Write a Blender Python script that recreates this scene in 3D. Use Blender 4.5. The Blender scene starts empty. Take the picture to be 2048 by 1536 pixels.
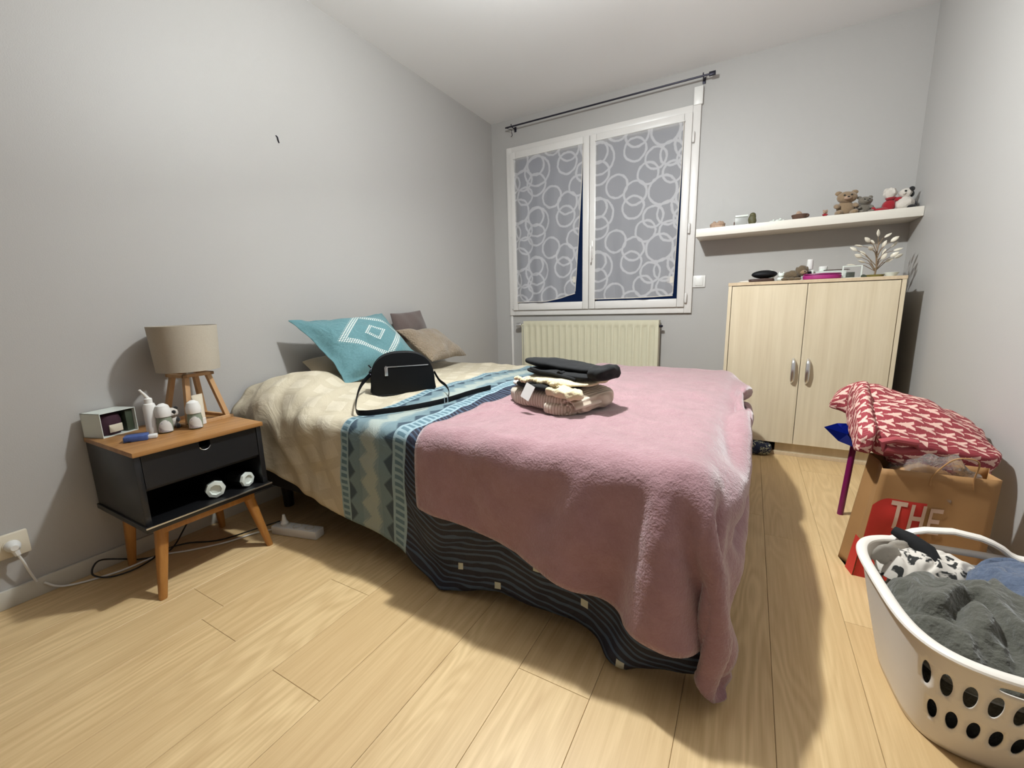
import bpy, bmesh, math, random
import numpy as np
from mathutils import Vector, Matrix, Euler, noise
from mathutils.bvhtree import BVHTree
from mathutils.geometry import delaunay_2d_cdt
random.seed(7); np.random.seed(7)
sc = bpy.context.scene
COL = sc.collection
PI = math.pi
# ------------------------------------------------------------------ room size
W, L, H = 2.8615, 3.4204, 2.5
REAR = -0.9
# ------------------------------------------------------------------ camera
def make_camera():
    yaw, pitch, roll = 0.5151490, 0.1812291, -0.0255641
    f = 840.011
    fw = Vector((-math.sin(yaw)*math.cos(pitch), math.cos(yaw)*math.cos(pitch), -math.sin(pitch)))
    r = Vector((math.cos(yaw), math.sin(yaw), 0)); u = r.cross(fw)
    r2 = r*math.cos(roll)+u*math.sin(roll); u2 = -r*math.sin(roll)+u*math.cos(roll)
    cd = bpy.data.cameras.new('camera'); cam = bpy.data.objects.new('camera', cd)
    cd.sensor_width = 36; cd.lens = 36*f/2048; cd.clip_start = 0.02
    m = Matrix((r2, u2, -fw)).transposed().to_4x4(); m.translation = (2.07905, 0, 0.93606)
    cam.matrix_world = m
    COL.objects.link(cam); sc.camera = cam
make_camera()
# ------------------------------------------------------------------ world, light, exposure
w = bpy.data.worlds.new('night'); sc.world = w; w.use_nodes = True
w.node_tree.nodes['Background'].inputs[0].default_value = (0.02, 0.045, 0.14, 1)
w.node_tree.nodes['Background'].inputs[1].default_value = 0.28
LIGHT = (1.35, 1.38, 2.25)
LC = (0.95, 1.0, 1.0)
ld = bpy.data.lights.new('bulb_light', 'POINT'); ld.energy = 54; ld.color = LC; ld.shadow_soft_size = 0.035
dl = bpy.data.lights.new('added_tilted_light', 'AREA'); dl.shape = 'DISK'; dl.size = 0.08; dl.energy = 42; dl.color = LC  # added disk beside the bulb, tilted to brighten back and right walls
do = bpy.data.objects.new('added_tilted_light', dl); do.location = (LIGHT[0]+.028, LIGHT[1]+.028, LIGHT[2]-.030); do.rotation_euler = Vector((-.48, -.22, 1.0)).to_track_quat('Z', 'Y').to_euler(); COL.objects.link(do)
lo = bpy.data.objects.new('bulb_light', ld); lo.location = LIGHT; COL.objects.link(lo)
ad = bpy.data.lights.new('added_fill_light', 'AREA'); ad.energy = 1.5; ad.color = (1.0, 0.97, 0.94); ad.shape = 'RECTANGLE'; ad.size = 0.9; ad.size_y = 1.9  # unseen fill panel added behind the camera to brighten the room
ao = bpy.data.objects.new('added_fill_light', ad); ao.location = (1.6, REAR+0.04, 1.2); ao.rotation_euler = (PI/2, 0, 0); COL.objects.link(ao)
vs = sc.view_settings
vs.view_transform = 'Standard'; vs.look = 'None'; vs.gamma = 1; vs.use_curve_mapping = False; vs.exposure = 0.1
sc.display_settings.display_device = 'sRGB'

# ------------------------------------------------------------------ helpers: objects
def tag(o, label=None, cat=None, group=None, kind=None):
    if label: o['label'] = label
    if cat: o['category'] = cat
    if group: o['group'] = group
    if kind: o['kind'] = kind
    return o
def thing(name, label, cat, loc=(0, 0, 0), rz=0, group=None):
    o = bpy.data.objects.new(name, None); COL.objects.link(o); o.empty_display_size = 0.05
    o.location = loc; o.rotation_euler = (0, 0, rz)
    return tag(o, label, cat, group)
def link(name, me, mat=None, parent=None, smooth=None):
    o = bpy.data.objects.new(name, me); COL.objects.link(o)
    if mat is not None and not me.materials: me.materials.append(mat)
    if parent: o.parent = parent
    if smooth: me.shade_smooth() if smooth is True else smooth_by(me, smooth)
    return o
def smooth_by(me, ang):
    me.shade_smooth()
    bm = bmesh.new(); bm.from_mesh(me)
    for e in bm.edges:
        if len(e.link_faces) == 2 and e.calc_face_angle(0) > ang: e.smooth = False
    bm.to_mesh(me); bm.free()
class MB:
    """collects shapes into one mesh"""
    def __init__(s): s.bm = bmesh.new()
    def box(s, x0, x1, y0, y1, z0, z1, bev=0, M=None, seg=2):
        r = bmesh.ops.create_cube(s.bm, size=1)
        vs_ = r['verts']
        for v in vs_: v.co = Vector(((x0+x1)/2+v.co.x*(x1-x0), (y0+y1)/2+v.co.y*(y1-y0), (z0+z1)/2+v.co.z*(z1-z0)))
        if bev:
            es = list({e for v in vs_ for e in v.link_edges})
            r2 = bmesh.ops.bevel(s.bm, geom=es, offset=bev, segments=seg, profile=0.5, affect='EDGES')
            vs_ = list({v for f in r2['faces'] for v in f.verts} | {v for v in vs_ if v.is_valid})
        if M is not None:
            for v in vs_: v.co = M @ v.co
        return s
    def loft(s, rings, cap=True, closed=True):
        rs = [[s.bm.verts.new(p) for p in r] for r in rings]
        n = len(rs[0])
        for a, b in zip(rs, rs[1:]):
            for i in range(n if closed else n-1):
                j = (i+1) % n
                s.bm.faces.new((a[i], a[j], b[j], b[i]))
        if cap and closed:
            s.bm.faces.new(rs[0][::-1]); s.bm.faces.new(rs[-1])
        return s
    def lathe(s, prof, n=24, M=None, cap=True, sy=1.0):
        M = M or Matrix()
        return s.loft([[M @ Vector((max(r, 1e-4)*math.cos(2*PI*i/n), sy*max(r, 1e-4)*math.sin(2*PI*i/n), z)) for i in range(n)] for r, z in prof], cap)
    def tube(s, pts, r, n=8, closed=False, flat=None, up=None):
        pts = [Vector(p) for p in pts]; N = len(pts); rings = []
        prev = None
        for i, p in enumerate(pts):
            a = pts[(i-1) % N] if (closed or i > 0) else p
            b = pts[(i+1) % N] if (closed or i < N-1) else p
            t = (b-a).normalized()
            if up is not None: q = Vector(up)
            else: q = prev if prev is not None else (Vector((0, 0, 1)) if abs(t.z) < .9 else Vector((1, 0, 0)))
            sd = t.cross(q).normalized(); q = sd.cross(t).normalized(); prev = q
            rr = r[i] if isinstance(r, (list, tuple)) else r
            ra, rb = (rr, rr) if flat is None else flat
            rings.append([p+sd*(math.cos(2*PI*k/n)*ra)+q*(math.sin(2*PI*k/n)*rb) for k in range(n)])
        if closed: rings.append(rings[0]); s.loft(rings, cap=False)
        else: s.loft(rings)
        return s
    def ell(s, c, r, n=14, M=None, nz=0.0, f=20, seed=0):
        c = Vector(c); rx, ry, rz = r if isinstance(r, (tuple, list)) else (r, r, r)
        v0 = bmesh.ops.create_uvsphere(s.bm, u_segments=n, v_segments=max(6, n*2//3), radius=1)['verts']
        for v in v0:
            d = v.co.copy(); p = Vector((d.x*rx, d.y*ry, d.z*rz))
            if nz: p += d*nz*noise.noise((p+Vector((seed, 0, 0)))*f)
            if M is not None: p = M @ p
            v.co = c+p
        return s
    def prism(s, poly, z0, z1, M=None, bev=0):
        M = M or Matrix()
        a = [s.bm.verts.new(M @ Vector((x, y, z0))) for x, y in poly]
        b = [s.bm.verts.new(M @ Vector((x, y, z1))) for x, y in poly]
        n = len(poly); fs = [s.bm.faces.new(a[::-1]), s.bm.faces.new(b)]
        for i in range(n): fs.append(s.bm.faces.new((a[i], a[(i+1) % n], b[(i+1) % n], b[i])))
        if bev:
            es = list({e for f in fs[:2] for e in f.edges})
            bmesh.ops.bevel(s.bm, geom=es, offset=bev, segments=2, profile=0.5, affect='EDGES')
        return s
    def build(s, name, mat, parent=None, smooth=0.6):
        bmesh.ops.remove_doubles(s.bm, verts=s.bm.verts, dist=1e-6)
        bmesh.ops.recalc_face_normals(s.bm, faces=s.bm.faces)
        me = bpy.data.meshes.new(name); s.bm.to_mesh(me); s.bm.free()
        return link(name, me, mat, parent, smooth)
def grid_obj(name, P, mat, parent=None, uv=None, closed_u=False):
    """P (nu,nv,3) array"""
    nu, nv = P.shape[:2]
    idx = np.arange(nu*nv).reshape(nu, nv)
    F = np.stack([idx[:-1, :-1], idx[1:, :-1], idx[1:, 1:], idx[:-1, 1:]], -1).reshape(-1, 4)
    me = bpy.data.meshes.new(name); me.from_pydata(P.reshape(-1, 3).tolist(), [], F.tolist())
    if uv is not None:
        l = me.uv_layers.new(name='UVMap'); U = uv.reshape(-1, 2)[F.reshape(-1)]
        l.data.foreach_set('uv', U.astype(np.float32).reshape(-1))
    me.update()
    return link(name, me, mat, parent, True)
def nz(p, f=1.0, s=0.0): return noise.noise(Vector((p[0]*f+s, p[1]*f-s, p[2]*f+2*s)))

# ------------------------------------------------------------------ helpers: materials
ALB = .85   # overall reflectance of the interior
def srgb(c):
    return tuple(ALB*((x/255)/12.92 if x/255 <= .04045 else ((x/255+.055)/1.055)**2.4) for x in c)
class E:
    """expression over shader sockets"""
    nt = None
    def __init__(s, k): s.k = k
    @staticmethod
    def op(o, *a):
        n = E.nt.nodes.new('ShaderNodeMath'); n.operation = o
        for i, x in enumerate(a):
            if isinstance(x, E): E.nt.links.new(x.k, n.inputs[i])
            else: n.inputs[i].default_value = x
        return E(n.outputs[0])
    def __add__(s, o): return E.op('ADD', s, o)
    def __radd__(s, o): return E.op('ADD', o, s)
    def __sub__(s, o): return E.op('SUBTRACT', s, o)
    def __rsub__(s, o): return E.op('SUBTRACT', o, s)
    def __mul__(s, o): return E.op('MULTIPLY', s, o)
    def __rmul__(s, o): return E.op('MULTIPLY', o, s)
    def __truediv__(s, o): return E.op('DIVIDE', s, o)
    def abs(s): return E.op('ABSOLUTE', s)
    def fr(s): return E.op('FRACT', s)
    def fl(s): return E.op('FLOOR', s)
    def sin(s): return E.op('SINE', s)
    def sqrt(s): return E.op('SQRT', s)
    def gt(s, o): return E.op('GREATER_THAN', s, o)
    def lt(s, o): return E.op('LESS_THAN', s, o)
    def max(s, o): return E.op('MAXIMUM', s, o)
    def min(s, o): return E.op('MINIMUM', s, o)
    def cl(s): return E.op('MINIMUM', E.op('MAXIMUM', s, 0.0), 1.0)
    def wrap(s, P): return ((s/P+0.5).fr()-0.5)*P
def mixc(f, a, b):
    n = E.nt.nodes.new('ShaderNodeMix'); n.data_type = 'RGBA'
    for i, x in ((0, f), (6, a), (7, b)):
        if isinstance(x, E): E.nt.links.new(x.k, n.inputs[i])
        elif i == 0: n.inputs[0].default_value = x
        else: n.inputs[i].default_value = (*x[:3], 1)
    return E(n.outputs[2])
def coords(kind='Object'):
    n = E.nt.nodes.new('ShaderNodeTexCoord'); s = E.nt.nodes.new('ShaderNodeSeparateXYZ')
    E.nt.links.new(n.outputs[kind], s.inputs[0])
    return [E(s.outputs[i]) for i in range(3)]
def vec(x, y, z=0.0):
    n = E.nt.nodes.new('ShaderNodeCombineXYZ')
    for i, v in enumerate((x, y, z)):
        if isinstance(v, E): E.nt.links.new(v.k, n.inputs[i])
        else: n.inputs[i].default_value = v
    return E(n.outputs[0])
def tex(v, scale=5.0, detail=3, rough=0.5, dist=0.0):
    n = E.nt.nodes.new('ShaderNodeTexNoise'); n.inputs['Scale'].default_value = scale
    n.inputs['Detail'].default_value = detail; n.inputs['Roughness'].default_value = rough; n.inputs['Distortion'].default_value = dist
    if v is not None: E.nt.links.new(v.k, n.inputs['Vector'])
    return E(n.outputs[0])
def mat(name, col=(.8, .8, .8), rough=.5, metal=0, fn=None, **kw):
    m = bpy.data.materials.new(name); m.use_nodes = True; E.nt = m.node_tree
    b = m.node_tree.nodes['Principled BSDF']
    b.inputs['Base Color'].default_value = (*col, 1); b.inputs['Roughness'].default_value = rough; b.inputs['Metallic'].default_value = metal
    for k, v in kw.items(): b.inputs[k.replace('_', ' ')].default_value = v
    if fn:
        r = fn() or {}
        if 'col' in r: m.node_tree.links.new(r['col'].k, b.inputs['Base Color'])
        if 'rough' in r: m.node_tree.links.new(r['rough'].k, b.inputs['Roughness'])
        if 'bump' in r:
            h, st, d = r['bump']
            n = m.node_tree.nodes.new('ShaderNodeBump'); n.inputs['Strength'].default_value = st; n.inputs['Distance'].default_value = d
            m.node_tree.links.new(h.k, n.inputs['Height']); m.node_tree.links.new(n.outputs[0], b.inputs['Normal'])
    return m
def simple(name, rgb, rough=.5, var=.06, f=20, bump=0, bd=.002, metal=0, **kw):
    c = srgb(rgb)
    def fn():
        x, y, z = coords(); n = tex(vec(x, y, z), f, 4)
        d = {'col': mixc(n, tuple(k*(1-var*1.5) for k in c), tuple(min(1, k*(1+var*1.5)) for k in c))}
        if bump: d['bump'] = (n, bump, bd)
        return d
    return mat(name, c, rough, metal, fn, **kw)

def paint(name, rgb, bump=.25):
    c = srgb(rgb)
    def fn():
        x, y, z = coords(); v = vec(x, y, z)
        a = tex(v, 1.3, 2); g = tex(v, 260, 2)
        return {'col': mixc(a, tuple(k*.97 for k in c), tuple(k*1.03 for k in c)), 'bump': (g+tex(v, 3.0, 2)*3.0, bump, .0015)}
    return mat(name, c, .5, 0, fn, Specular_IOR_Level=.35)
M = {}
M['wall'] = paint('grey_wall_paint', (186, 183, 180))
M['ceil'] = paint('white_ceiling_paint', (255, 255, 255))
M['trim'] = simple('white_skirting', (205, 200, 188), .5, .03)
M['pvc'] = simple('white_window_plastic', (232, 228, 224), .3, .01)
def f_plank():
    x, y, z = coords()
    oi = E.nt.nodes.new('ShaderNodeObjectInfo'); rnd = E(oi.outputs['Random'])
    xo = x+rnd*13.0; yo = y+rnd*37.0
    st = tex(vec(xo*7.0, yo*1.1, rnd*9.0), 1.0, 2, .45)
    rings = ((st*95.0).sin()*.5+.5)
    msk = (tex(vec(xo*5.0, yo*.9, rnd*5.0+3.0), 1.0, 1)-0.42)*6.0
    fib = tex(vec(xo*130.0, yo*4.0, 0.0), 1.0, 4, .6)
    band = tex(vec(xo*22.0, yo*.7, 1.0), 1.0, 3)
    g = rings*.30*msk.cl()+(fib-.5)*.9+.26+band*.5
    c = mixc(g.cl(), srgb((184, 148, 100)), srgb((238, 208, 158)))
    c2 = mixc(rnd*.35, c, srgb((206, 170, 120)))
    return {'col': c2, 'bump': (fib, .12, .001)}
M['plank'] = mat('oak_laminate', rough=.42, fn=f_plank)
def wood(name, dark, light, axis=0, rough=.5, k=1.0):
    def fn():
        c = coords(); c = c[axis:]+c[:axis]   # c[0] is along the grain
        g = tex(vec(c[0]*2.2*k, c[1]*26.0*k, c[2]*26.0*k), 1.0, 4, .6)
        h = tex(vec(c[0]*1.2*k, c[1]*90.0*k, c[2]*90.0*k), 1.0, 3)
        return {'col': mixc(((g*.65+h*.35)-.25)*1.9, srgb(dark), srgb(light)), 'bump': (h, .06, .001)}
    return mat(name, rough=rough, fn=fn)
M['oak'] = wood('oak_top', (136, 88, 44), (196, 146, 88), 1, .4)
M['oakleg'] = wood('oiled_pine_leg', (158, 98, 42), (206, 150, 80), 2, .4)
M['lampwood'] = wood('light_beech', (178, 130, 84), (214, 176, 130), 2, .5)
M['cab'] = wood('pale_oak_laminate', (206, 188, 156), (238, 224, 196), 2, .5, .6)
M['cabedge'] = wood('pale_oak_edge', (196, 172, 140), (226, 204, 172), 2, .5)
M['black'] = simple('black_lacquer', (27, 28, 32), .4, .03)
M['blackin'] = simple('black_inner', (18, 18, 20), .35, .03)
M['metal'] = simple('brushed_metal', (240, 240, 242), .3, .03, metal=1)
M['darkmetal'] = simple('dark_iron', (48, 46, 58), .4, .03, metal=.6)
M['rad'] = simple('cream_radiator_enamel', (222, 216, 190), .35, .02)
M['white'] = simple('white_plastic', (236, 234, 230), .35, .01)
M['cream'] = simple('cream_plastic', (226, 216, 196), .4, .02)
M['shade'] = simple('linen_lampshade', (186, 176, 160), .85, .05, 180, .2, .001)
M['shelf'] = simple('white_shelf_foil', (236, 230, 218), .4, .01)
M['glass'] = mat('clear_glass', (1, 1, 1), .02, 0, None, Transmission_Weight=1.0, IOR=1.45)
M['pane'] = mat('window_glass', (.9, .95, 1), .01, 0, None, Transmission_Weight=1.0, IOR=1.1)
def cloth_m(name, rgb, f=300, bump=.25, var=.08, rough=.9, sheen=.3, bd=.0015, big=12):
    c = srgb(rgb)
    def fn():
        x, y, z = coords(); v = vec(x, y, z)
        n = tex(v, f, 3); b = tex(v, big, 3)
        return {'col': mixc(n*.4+b*.6, tuple(k*(1-var*2) for k in c), tuple(min(1, k*(1+var*2)) for k in c)), 'bump': (n+b*1.5, bump, bd)}
    return mat(name, c, rough, 0, fn, Sheen_Weight=sheen)
M['teal'] = cloth_m('teal_cotton', (70, 134, 142), sheen=.1)
M['brownc'] = cloth_m('brown_velvet', (92, 78, 74), 90)
M['beigefur'] = cloth_m('beige_fur', (150, 132, 110), 110, 1.0, .14, bd=.014)
M['beigec'] = cloth_m('beige_cotton', (170, 156, 132))
M['leather'] = simple('black_leather', (6, 7, 11), .6, .05, 90, .15, .0006, Specular_IOR_Level=.25)
M['blackcloth'] = cloth_m('black_cloth', (9, 9, 12), 260, .3, sheen=.0)
M['creamknit'] = None
def f_knit():
    x, y, z = coords(); r = (x*520.0).sin()*.5+.5
    n = tex(vec(x*60, y*300, z*300), 1.0, 3)
    c = mixc(r*.7+n*.3, srgb((184, 162, 140)), srgb((234, 220, 200)))
    return {'col': c, 'bump': (r*1.0+n*.4, .8, .004)}
M['knit'] = mat('ribbed_beige_knit', rough=.95, fn=f_knit, Sheen_Weight=.3)
M['lace'] = cloth_m('cream_crochet', (224, 208, 168), 170, .8, .1, bd=.004)
M['kraft'] = simple('kraft_paper', (170, 126, 78), .7, .05, 14, .25, .004)
M['red'] = simple('red_print', (206, 50, 42), .6, .03)
M['pinkprint'] = simple('pale_print', (216, 182, 160), .7, .03)
M['magenta'] = simple('magenta_enamel', (122, 18, 82), .35, .04)
M['foil'] = simple('blue_foil', (24, 50, 190), .18, .1, 12, .3, .004, metal=.75)
M['basket'] = simple('white_basket_plastic', (238, 230, 220), .4, .015)
def f_paisley():
    x, y, z = coords(); v = vec(x, y, z)
    n = tex(v, 45, 3, .6, 1.5)
    return {'col': mixc((n-.52)*14.0, srgb((26, 36, 66)), srgb((190, 190, 160)))}
M['paisley'] = mat('navy_printed_cloth', rough=.8, fn=lambda: (lambda r: {'col': E(r['col'].k)})(f_paisley()))
def f_bw():
    x, y, z = coords(); n = tex(vec(x, y, z), 40, 2, .5, .8)
    return {'col': mixc(((n-.55)*20.0).cl(), srgb((214, 206, 196)), srgb((40, 40, 38)))}
M['bwcloth'] = mat('white_cloth_black_print', rough=.9, fn=f_bw)
M['greycloth'] = cloth_m('dark_grey_jersey', (82, 81, 72), 60, .9, .05, bd=.010, big=14)
M['denim'] = cloth_m('faded_blue_denim', (84, 96, 118), 60, .9, .16, bd=.010, big=11)
M['sock'] = cloth_m('off_white_cotton', (220, 212, 200), 260, .4)

# duvet print: u = along the bed from the wall, v = across (metres)
def f_duvet():
    n = E.nt.nodes.new('ShaderNodeUVMap'); s = E.nt.nodes.new('ShaderNodeSeparateXYZ'); E.nt.links.new(n.outputs[0], s.inputs[0])
    u, v = E(s.outputs[0]), E(s.outputs[1])
    uv = vec(u, v, 0.0)
    wob = (tex(uv, 30, 2)-.5)*.006
    # beige part: staggered tilted pale tiles
    a = (u*.88+v*.47); b = (v*.88-u*.47)
    ta = (a+wob).wrap(.125).abs(); tb = (b+wob).wrap(.105).abs()
    weave = tex(vec(u*160, v*60, 0), 1.0, 2)
    tile = ta.lt(.037)*tb.lt(.033)*(weave*.5+.45)
    beige = mixc(tile*.6, srgb((200, 188, 164)), srgb((226, 216, 196)))
    # ladder borders
    lad = (v.wrap(.026)).abs().lt(.0075)
    pale = srgb((150, 174, 182)); mid = srgb((92, 122, 134)); dk = srgb((46, 66, 82)); gr = srgb((128, 148, 152))
    l1 = (u-.79).abs().lt(.014)*lad
    l2 = (u-1.067).abs().lt(.020)*lad
    # ikat middle band
    zz = (v.wrap(.085)).abs()/.0425           # 0..1 triangle
    fine = (v*1900.0).sin()*.004
    e1 = (u-.812)-zz*.034+fine
    e2 = (1.035-u)-zz*.040+fine
    zc = ((v+.03).wrap(.085)).abs()/.0425
    e3 = (u-.925+(zc-.5)*.03).abs()-.026-zc*.014+fine*1.6
    base = mixc(((u-.925).abs()-.05).gt(0.0)*.4, gr, mid)
    c = mixc(e3.lt(0.0)*.75*(((v*1500.0+u*500).sin()).gt(-.3)), base, srgb((196, 198, 182)))
    c = mixc(e1.lt(0.0).max(e2.lt(0.0))*.9, c, dk)
    edge = u.lt(.812).max(u.gt(1.035))
    c = mixc(edge, c, pale)
    c = mixc(l1.max(l2), c, mid)
    # navy with wavy stripes and small pale squares
    d = tex(vec(u*5, v*14, 0), 1.0, 2)
    st = ((v+d*.05+u*.10)*300.0).sin()
    gate = tex(vec(u*14, v*60, 2), 1.0, 2)
    lines = (st-.15+(gate-.5)*1.6).gt(0.3)
    nav = mixc(lines*.8, srgb((20, 22, 44)), srgb((74, 94, 118)))
    sq = (u+.03).wrap(.135).abs().lt(.010)*(v+(u/.135+.7).fl()*.06).wrap(.17).abs().lt(.011)*u.gt(1.25)
    nav = mixc(sq, nav, srgb((206, 206, 188)))
    c = mixc(u.gt(1.098+0.0), c, nav)
    c = mixc(u.lt(.77), c, beige)
    wr = tex(uv, 9, 4, .6, .8)
    return {'col': c, 'bump': (wr+tex(uv, 500, 2)*.05, .7, .012)}
M['duvet'] = mat('printed_duvet_cotton', rough=.6, fn=f_duvet)
def f_pink():
    x, y, z = coords(); v = vec(x, y, z)
    n = tex(v, 180, 3); b = tex(v, 16, 4, .6); c = tex(v, 45, 3)
    return {'col': mixc(b*.55+n*.25+c*.2, srgb((138, 96, 102)), srgb((190, 150, 156))), 'bump': (n*.5+b*1.6+c*.8, .55, .006)}
M['pink'] = mat('pink_fleece', rough=.95, fn=f_pink, Sheen_Weight=.5, Sheen_Roughness=.5)
# teal pillow print, UV 0..1
def f_pillow():
    n = E.nt.nodes.new('ShaderNodeUVMap'); s = E.nt.nodes.new('ShaderNodeSeparateXYZ'); E.nt.links.new(n.outputs[0], s.inputs[0])
    u, v = E(s.outputs[0]), E(s.outputs[1])
    a = (u-.52); b = (v-.52)
    r = a.abs()+b.abs()*1.0
    p = (a+b); q = (a-b)
    P = .029
    dot = (p.wrap(P)*p.wrap(P)+q.wrap(P)*q.wrap(P)).lt((P*.36)**2)
    band = (r.gt(.31)*r.lt(.40)).max(r.gt(.085)*r.lt(.135))
    fab = tex(vec(u, v, 0), 60, 4)
    base = mixc(fab, srgb((72, 118, 124)), srgb((104, 146, 152)))
    wr = tex(vec(u*2.2, v*1.2, 0), 5, 4, .55, 1.0)
    return {'col': mixc(dot*band, base, srgb((228, 230, 222))), 'bump': (wr, .5, .02)}
M['tealprint'] = mat('teal_cotton_dot_print', rough=.8, fn=f_pillow, Sheen_Weight=.15)
# red duvet with little lattice-tower motif (white triangles), UV metres
def f_reddu():
    n = E.nt.nodes.new('ShaderNodeUVMap'); s = E.nt.nodes.new('ShaderNodeSeparateXYZ'); E.nt.links.new(n.outputs[0], s.inputs[0])
    u, v = E(s.outputs[0]), E(s.outputs[1])
    PX, PY = .052, .070
    col = (v/PX).fl(); x = ((v/PX).fr()-.5)*PX
    y = ((0.0-(u/PY)+(col*.5)).fr())          # 0 foot .. 1 tip
    halfw = E.op('POWER', 1.0-y, 1.7)*.023+.0018
    body = x.abs().lt(halfw)
    hole = (x.abs().lt((.20-y)*.045))*y.lt(.20)
    bar = ((y-.42).abs().lt(.03)).max((y-.66).abs().lt(.02))*x.abs().lt(halfw+.003)
    t = (body-hole).cl().max(bar)*y.lt(.95)
    lines = ((x*900.0+y*4.0).sin()).gt(.2)*.22
    b0 = mixc(lines, srgb((146, 42, 54)), srgb((196, 112, 110)))
    return {'col': mixc(t*.9, b0, srgb((240, 200, 184))), 'bump': (tex(vec(u, v, 0), 18, 3), .6, .01)}
M['redduvet'] = mat('red_quilt_tower_print', rough=.8, fn=f_reddu)
# net curtain
def net_mat():
    m = bpy.data.materials.new('white_net_rings'); m.use_nodes = True; nt = E.nt = m.node_tree
    n = nt.nodes.new('ShaderNodeUVMap'); s = nt.nodes.new('ShaderNodeSeparateXYZ'); nt.links.new(n.outputs[0], s.inputs[0])
    u, v = E(s.outputs[0]), E(s.outputs[1])
    wv = vec(u, v, 0)
    du = (tex(wv, 22, 2)-.5)*.016; dv = (tex(vec(v, u, 4), 22, 2)-.5)*.016
    u = u+du; v = v+dv
    PU, PV = .66, .40
    C = [(.462, .033, .112), (.454, -.068, .085), (.28, .141, .098), (.082, .15, .084), (.07, .05, .080), (.223, -.034, .074), (.60, .216, .082), (.45, .08, .075), (.345, .255, .070), (.17, .27, .075), (.33, -.02, .08)]
    ring = None
    for cx, cy, r in C:
        a = (u-cx).wrap(PU); b = (v-cy).wrap(PV)
        d = ((a*a+b*b).sqrt()-r).abs()
        k = (1.0-d/.0105)*2.2
        ring = k if ring is None else ring.max(k)
    fine = tex(vec(u*300, v*300, 0), 1.0, 1)
    alpha = .55+ring.cl()*.32*(fine*.6+.7)
    out = nt.nodes['Material Output']; nt.nodes.remove(nt.nodes['Principled BSDF'])
    df = nt.nodes.new('ShaderNodeBsdfDiffuse'); df.inputs[0].default_value = (.66, .65, .66, 1)
    tl = nt.nodes.new('ShaderNodeBsdfTranslucent'); tl.inputs[0].default_value = (.66, .65, .66, 1)
    mx = nt.nodes.new('ShaderNodeMixShader'); mx.inputs[0].default_value = .25
    nt.links.new(df.outputs[0], mx.inputs[1]); nt.links.new(tl.outputs[0], mx.inputs[2])
    tr = nt.nodes.new('ShaderNodeBsdfTransparent')
    m2 = nt.nodes.new('ShaderNodeMixShader'); nt.links.new(alpha.cl().k, m2.inputs[0])
    nt.links.new(tr.outputs[0], m2.inputs[1]); nt.links.new(mx.outputs[0], m2.inputs[2]); nt.links.new(m2.outputs[0], out.inputs[0])
    return m
M['net'] = net_mat()

# ================================================================== STRUCTURE
def struct(o): o['kind'] = 'structure'; return o
struct(MB().box(-.15, W+.15, REAR-.15, L+.15, -.12, -.009).build('floor', M['plank']))
floor = bpy.data.objects['floor']
PW, PL = .193, 1.29
cols = [2.38-k*PW for k in range(14, -4, -1)]
off = {12: 2.035, 5: .526, 7: .518, 6: .848, 13: 1.866}
pm = {}
for i, xa in enumerate(cols):
    x0, x1 = max(xa, 0.0), min(xa+PW, W)
    if x1-x0 < .004: continue
    st = off.get(i, (i*.47) % PL)
    ys = [REAR]+[y for y in (st+(k-3)*PL for k in range(8)) if REAR+.05 < y < L-.05]+[L]
    for y0, y1 in zip(ys, ys[1:]):
        key = (round(x1-x0, 4), round(y1-y0, 4))
        if key not in pm:
            mb = MB(); hx, hy = (x1-x0)/2-.0004, (y1-y0)/2-.0004
            mb.box(-hx, hx, -hy, hy, -.009, 0, .0007, seg=1)
            o = mb.build('plank', M['plank'], floor, None); pm[key] = o.data
        else:
            o = bpy.data.objects.new('plank', pm[key]); COL.objects.link(o); o.parent = floor
        o.location = ((x0+x1)/2, (y0+y1)/2, 0)
struct(MB().box(-.15, 0, REAR-.15, L+.15, 0, H).build('wall_left', M['wall'], None, None))
struct(MB().box(W, W+.15, REAR-.15, L+.15, 0, H).build('wall_right', M['wall'], None, None))
struct(MB().box(0, W, REAR-.15, REAR, 0, H).build('wall_rear', simple('darkened_rear_wall', (92, 80, 70), .6, .05), None, None))  # unseen wall, its colour darkened to cut the bounced light
struct(MB().box(-.15, W+.15, REAR-.15, L+.15, H, H+.12).build('ceiling', M['ceil'], None, None))
wx0, wx1, wz0, wz1 = .155, 1.692, .86, 2.27
mb = MB(); ix0, ix1, iz0, iz1 = wx0+.03, wx1-.03, wz0+.03, wz1-.03
mb.box(0, ix0, L, L+.15, 0, H).box(ix1, W, L, L+.15, 0, H).box(ix0, ix1, L, L+.15, 0, iz0).box(ix0, ix1, L, L+.15, iz1, H)
struct(mb.build('wall_back', M['wall'], None, None))
struct(MB().box(0, .012, REAR, L, 0, .062, .002).build('baseboard_left', M['trim']))
struct(MB().box(0.012, W-.012, L-.012, L, 0, .062, .002).build('baseboard_back', M['trim']))
struct(MB().box(W-.012, W, REAR, L, 0, .062, .002).build('baseboard_right', M['trim']))
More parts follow.
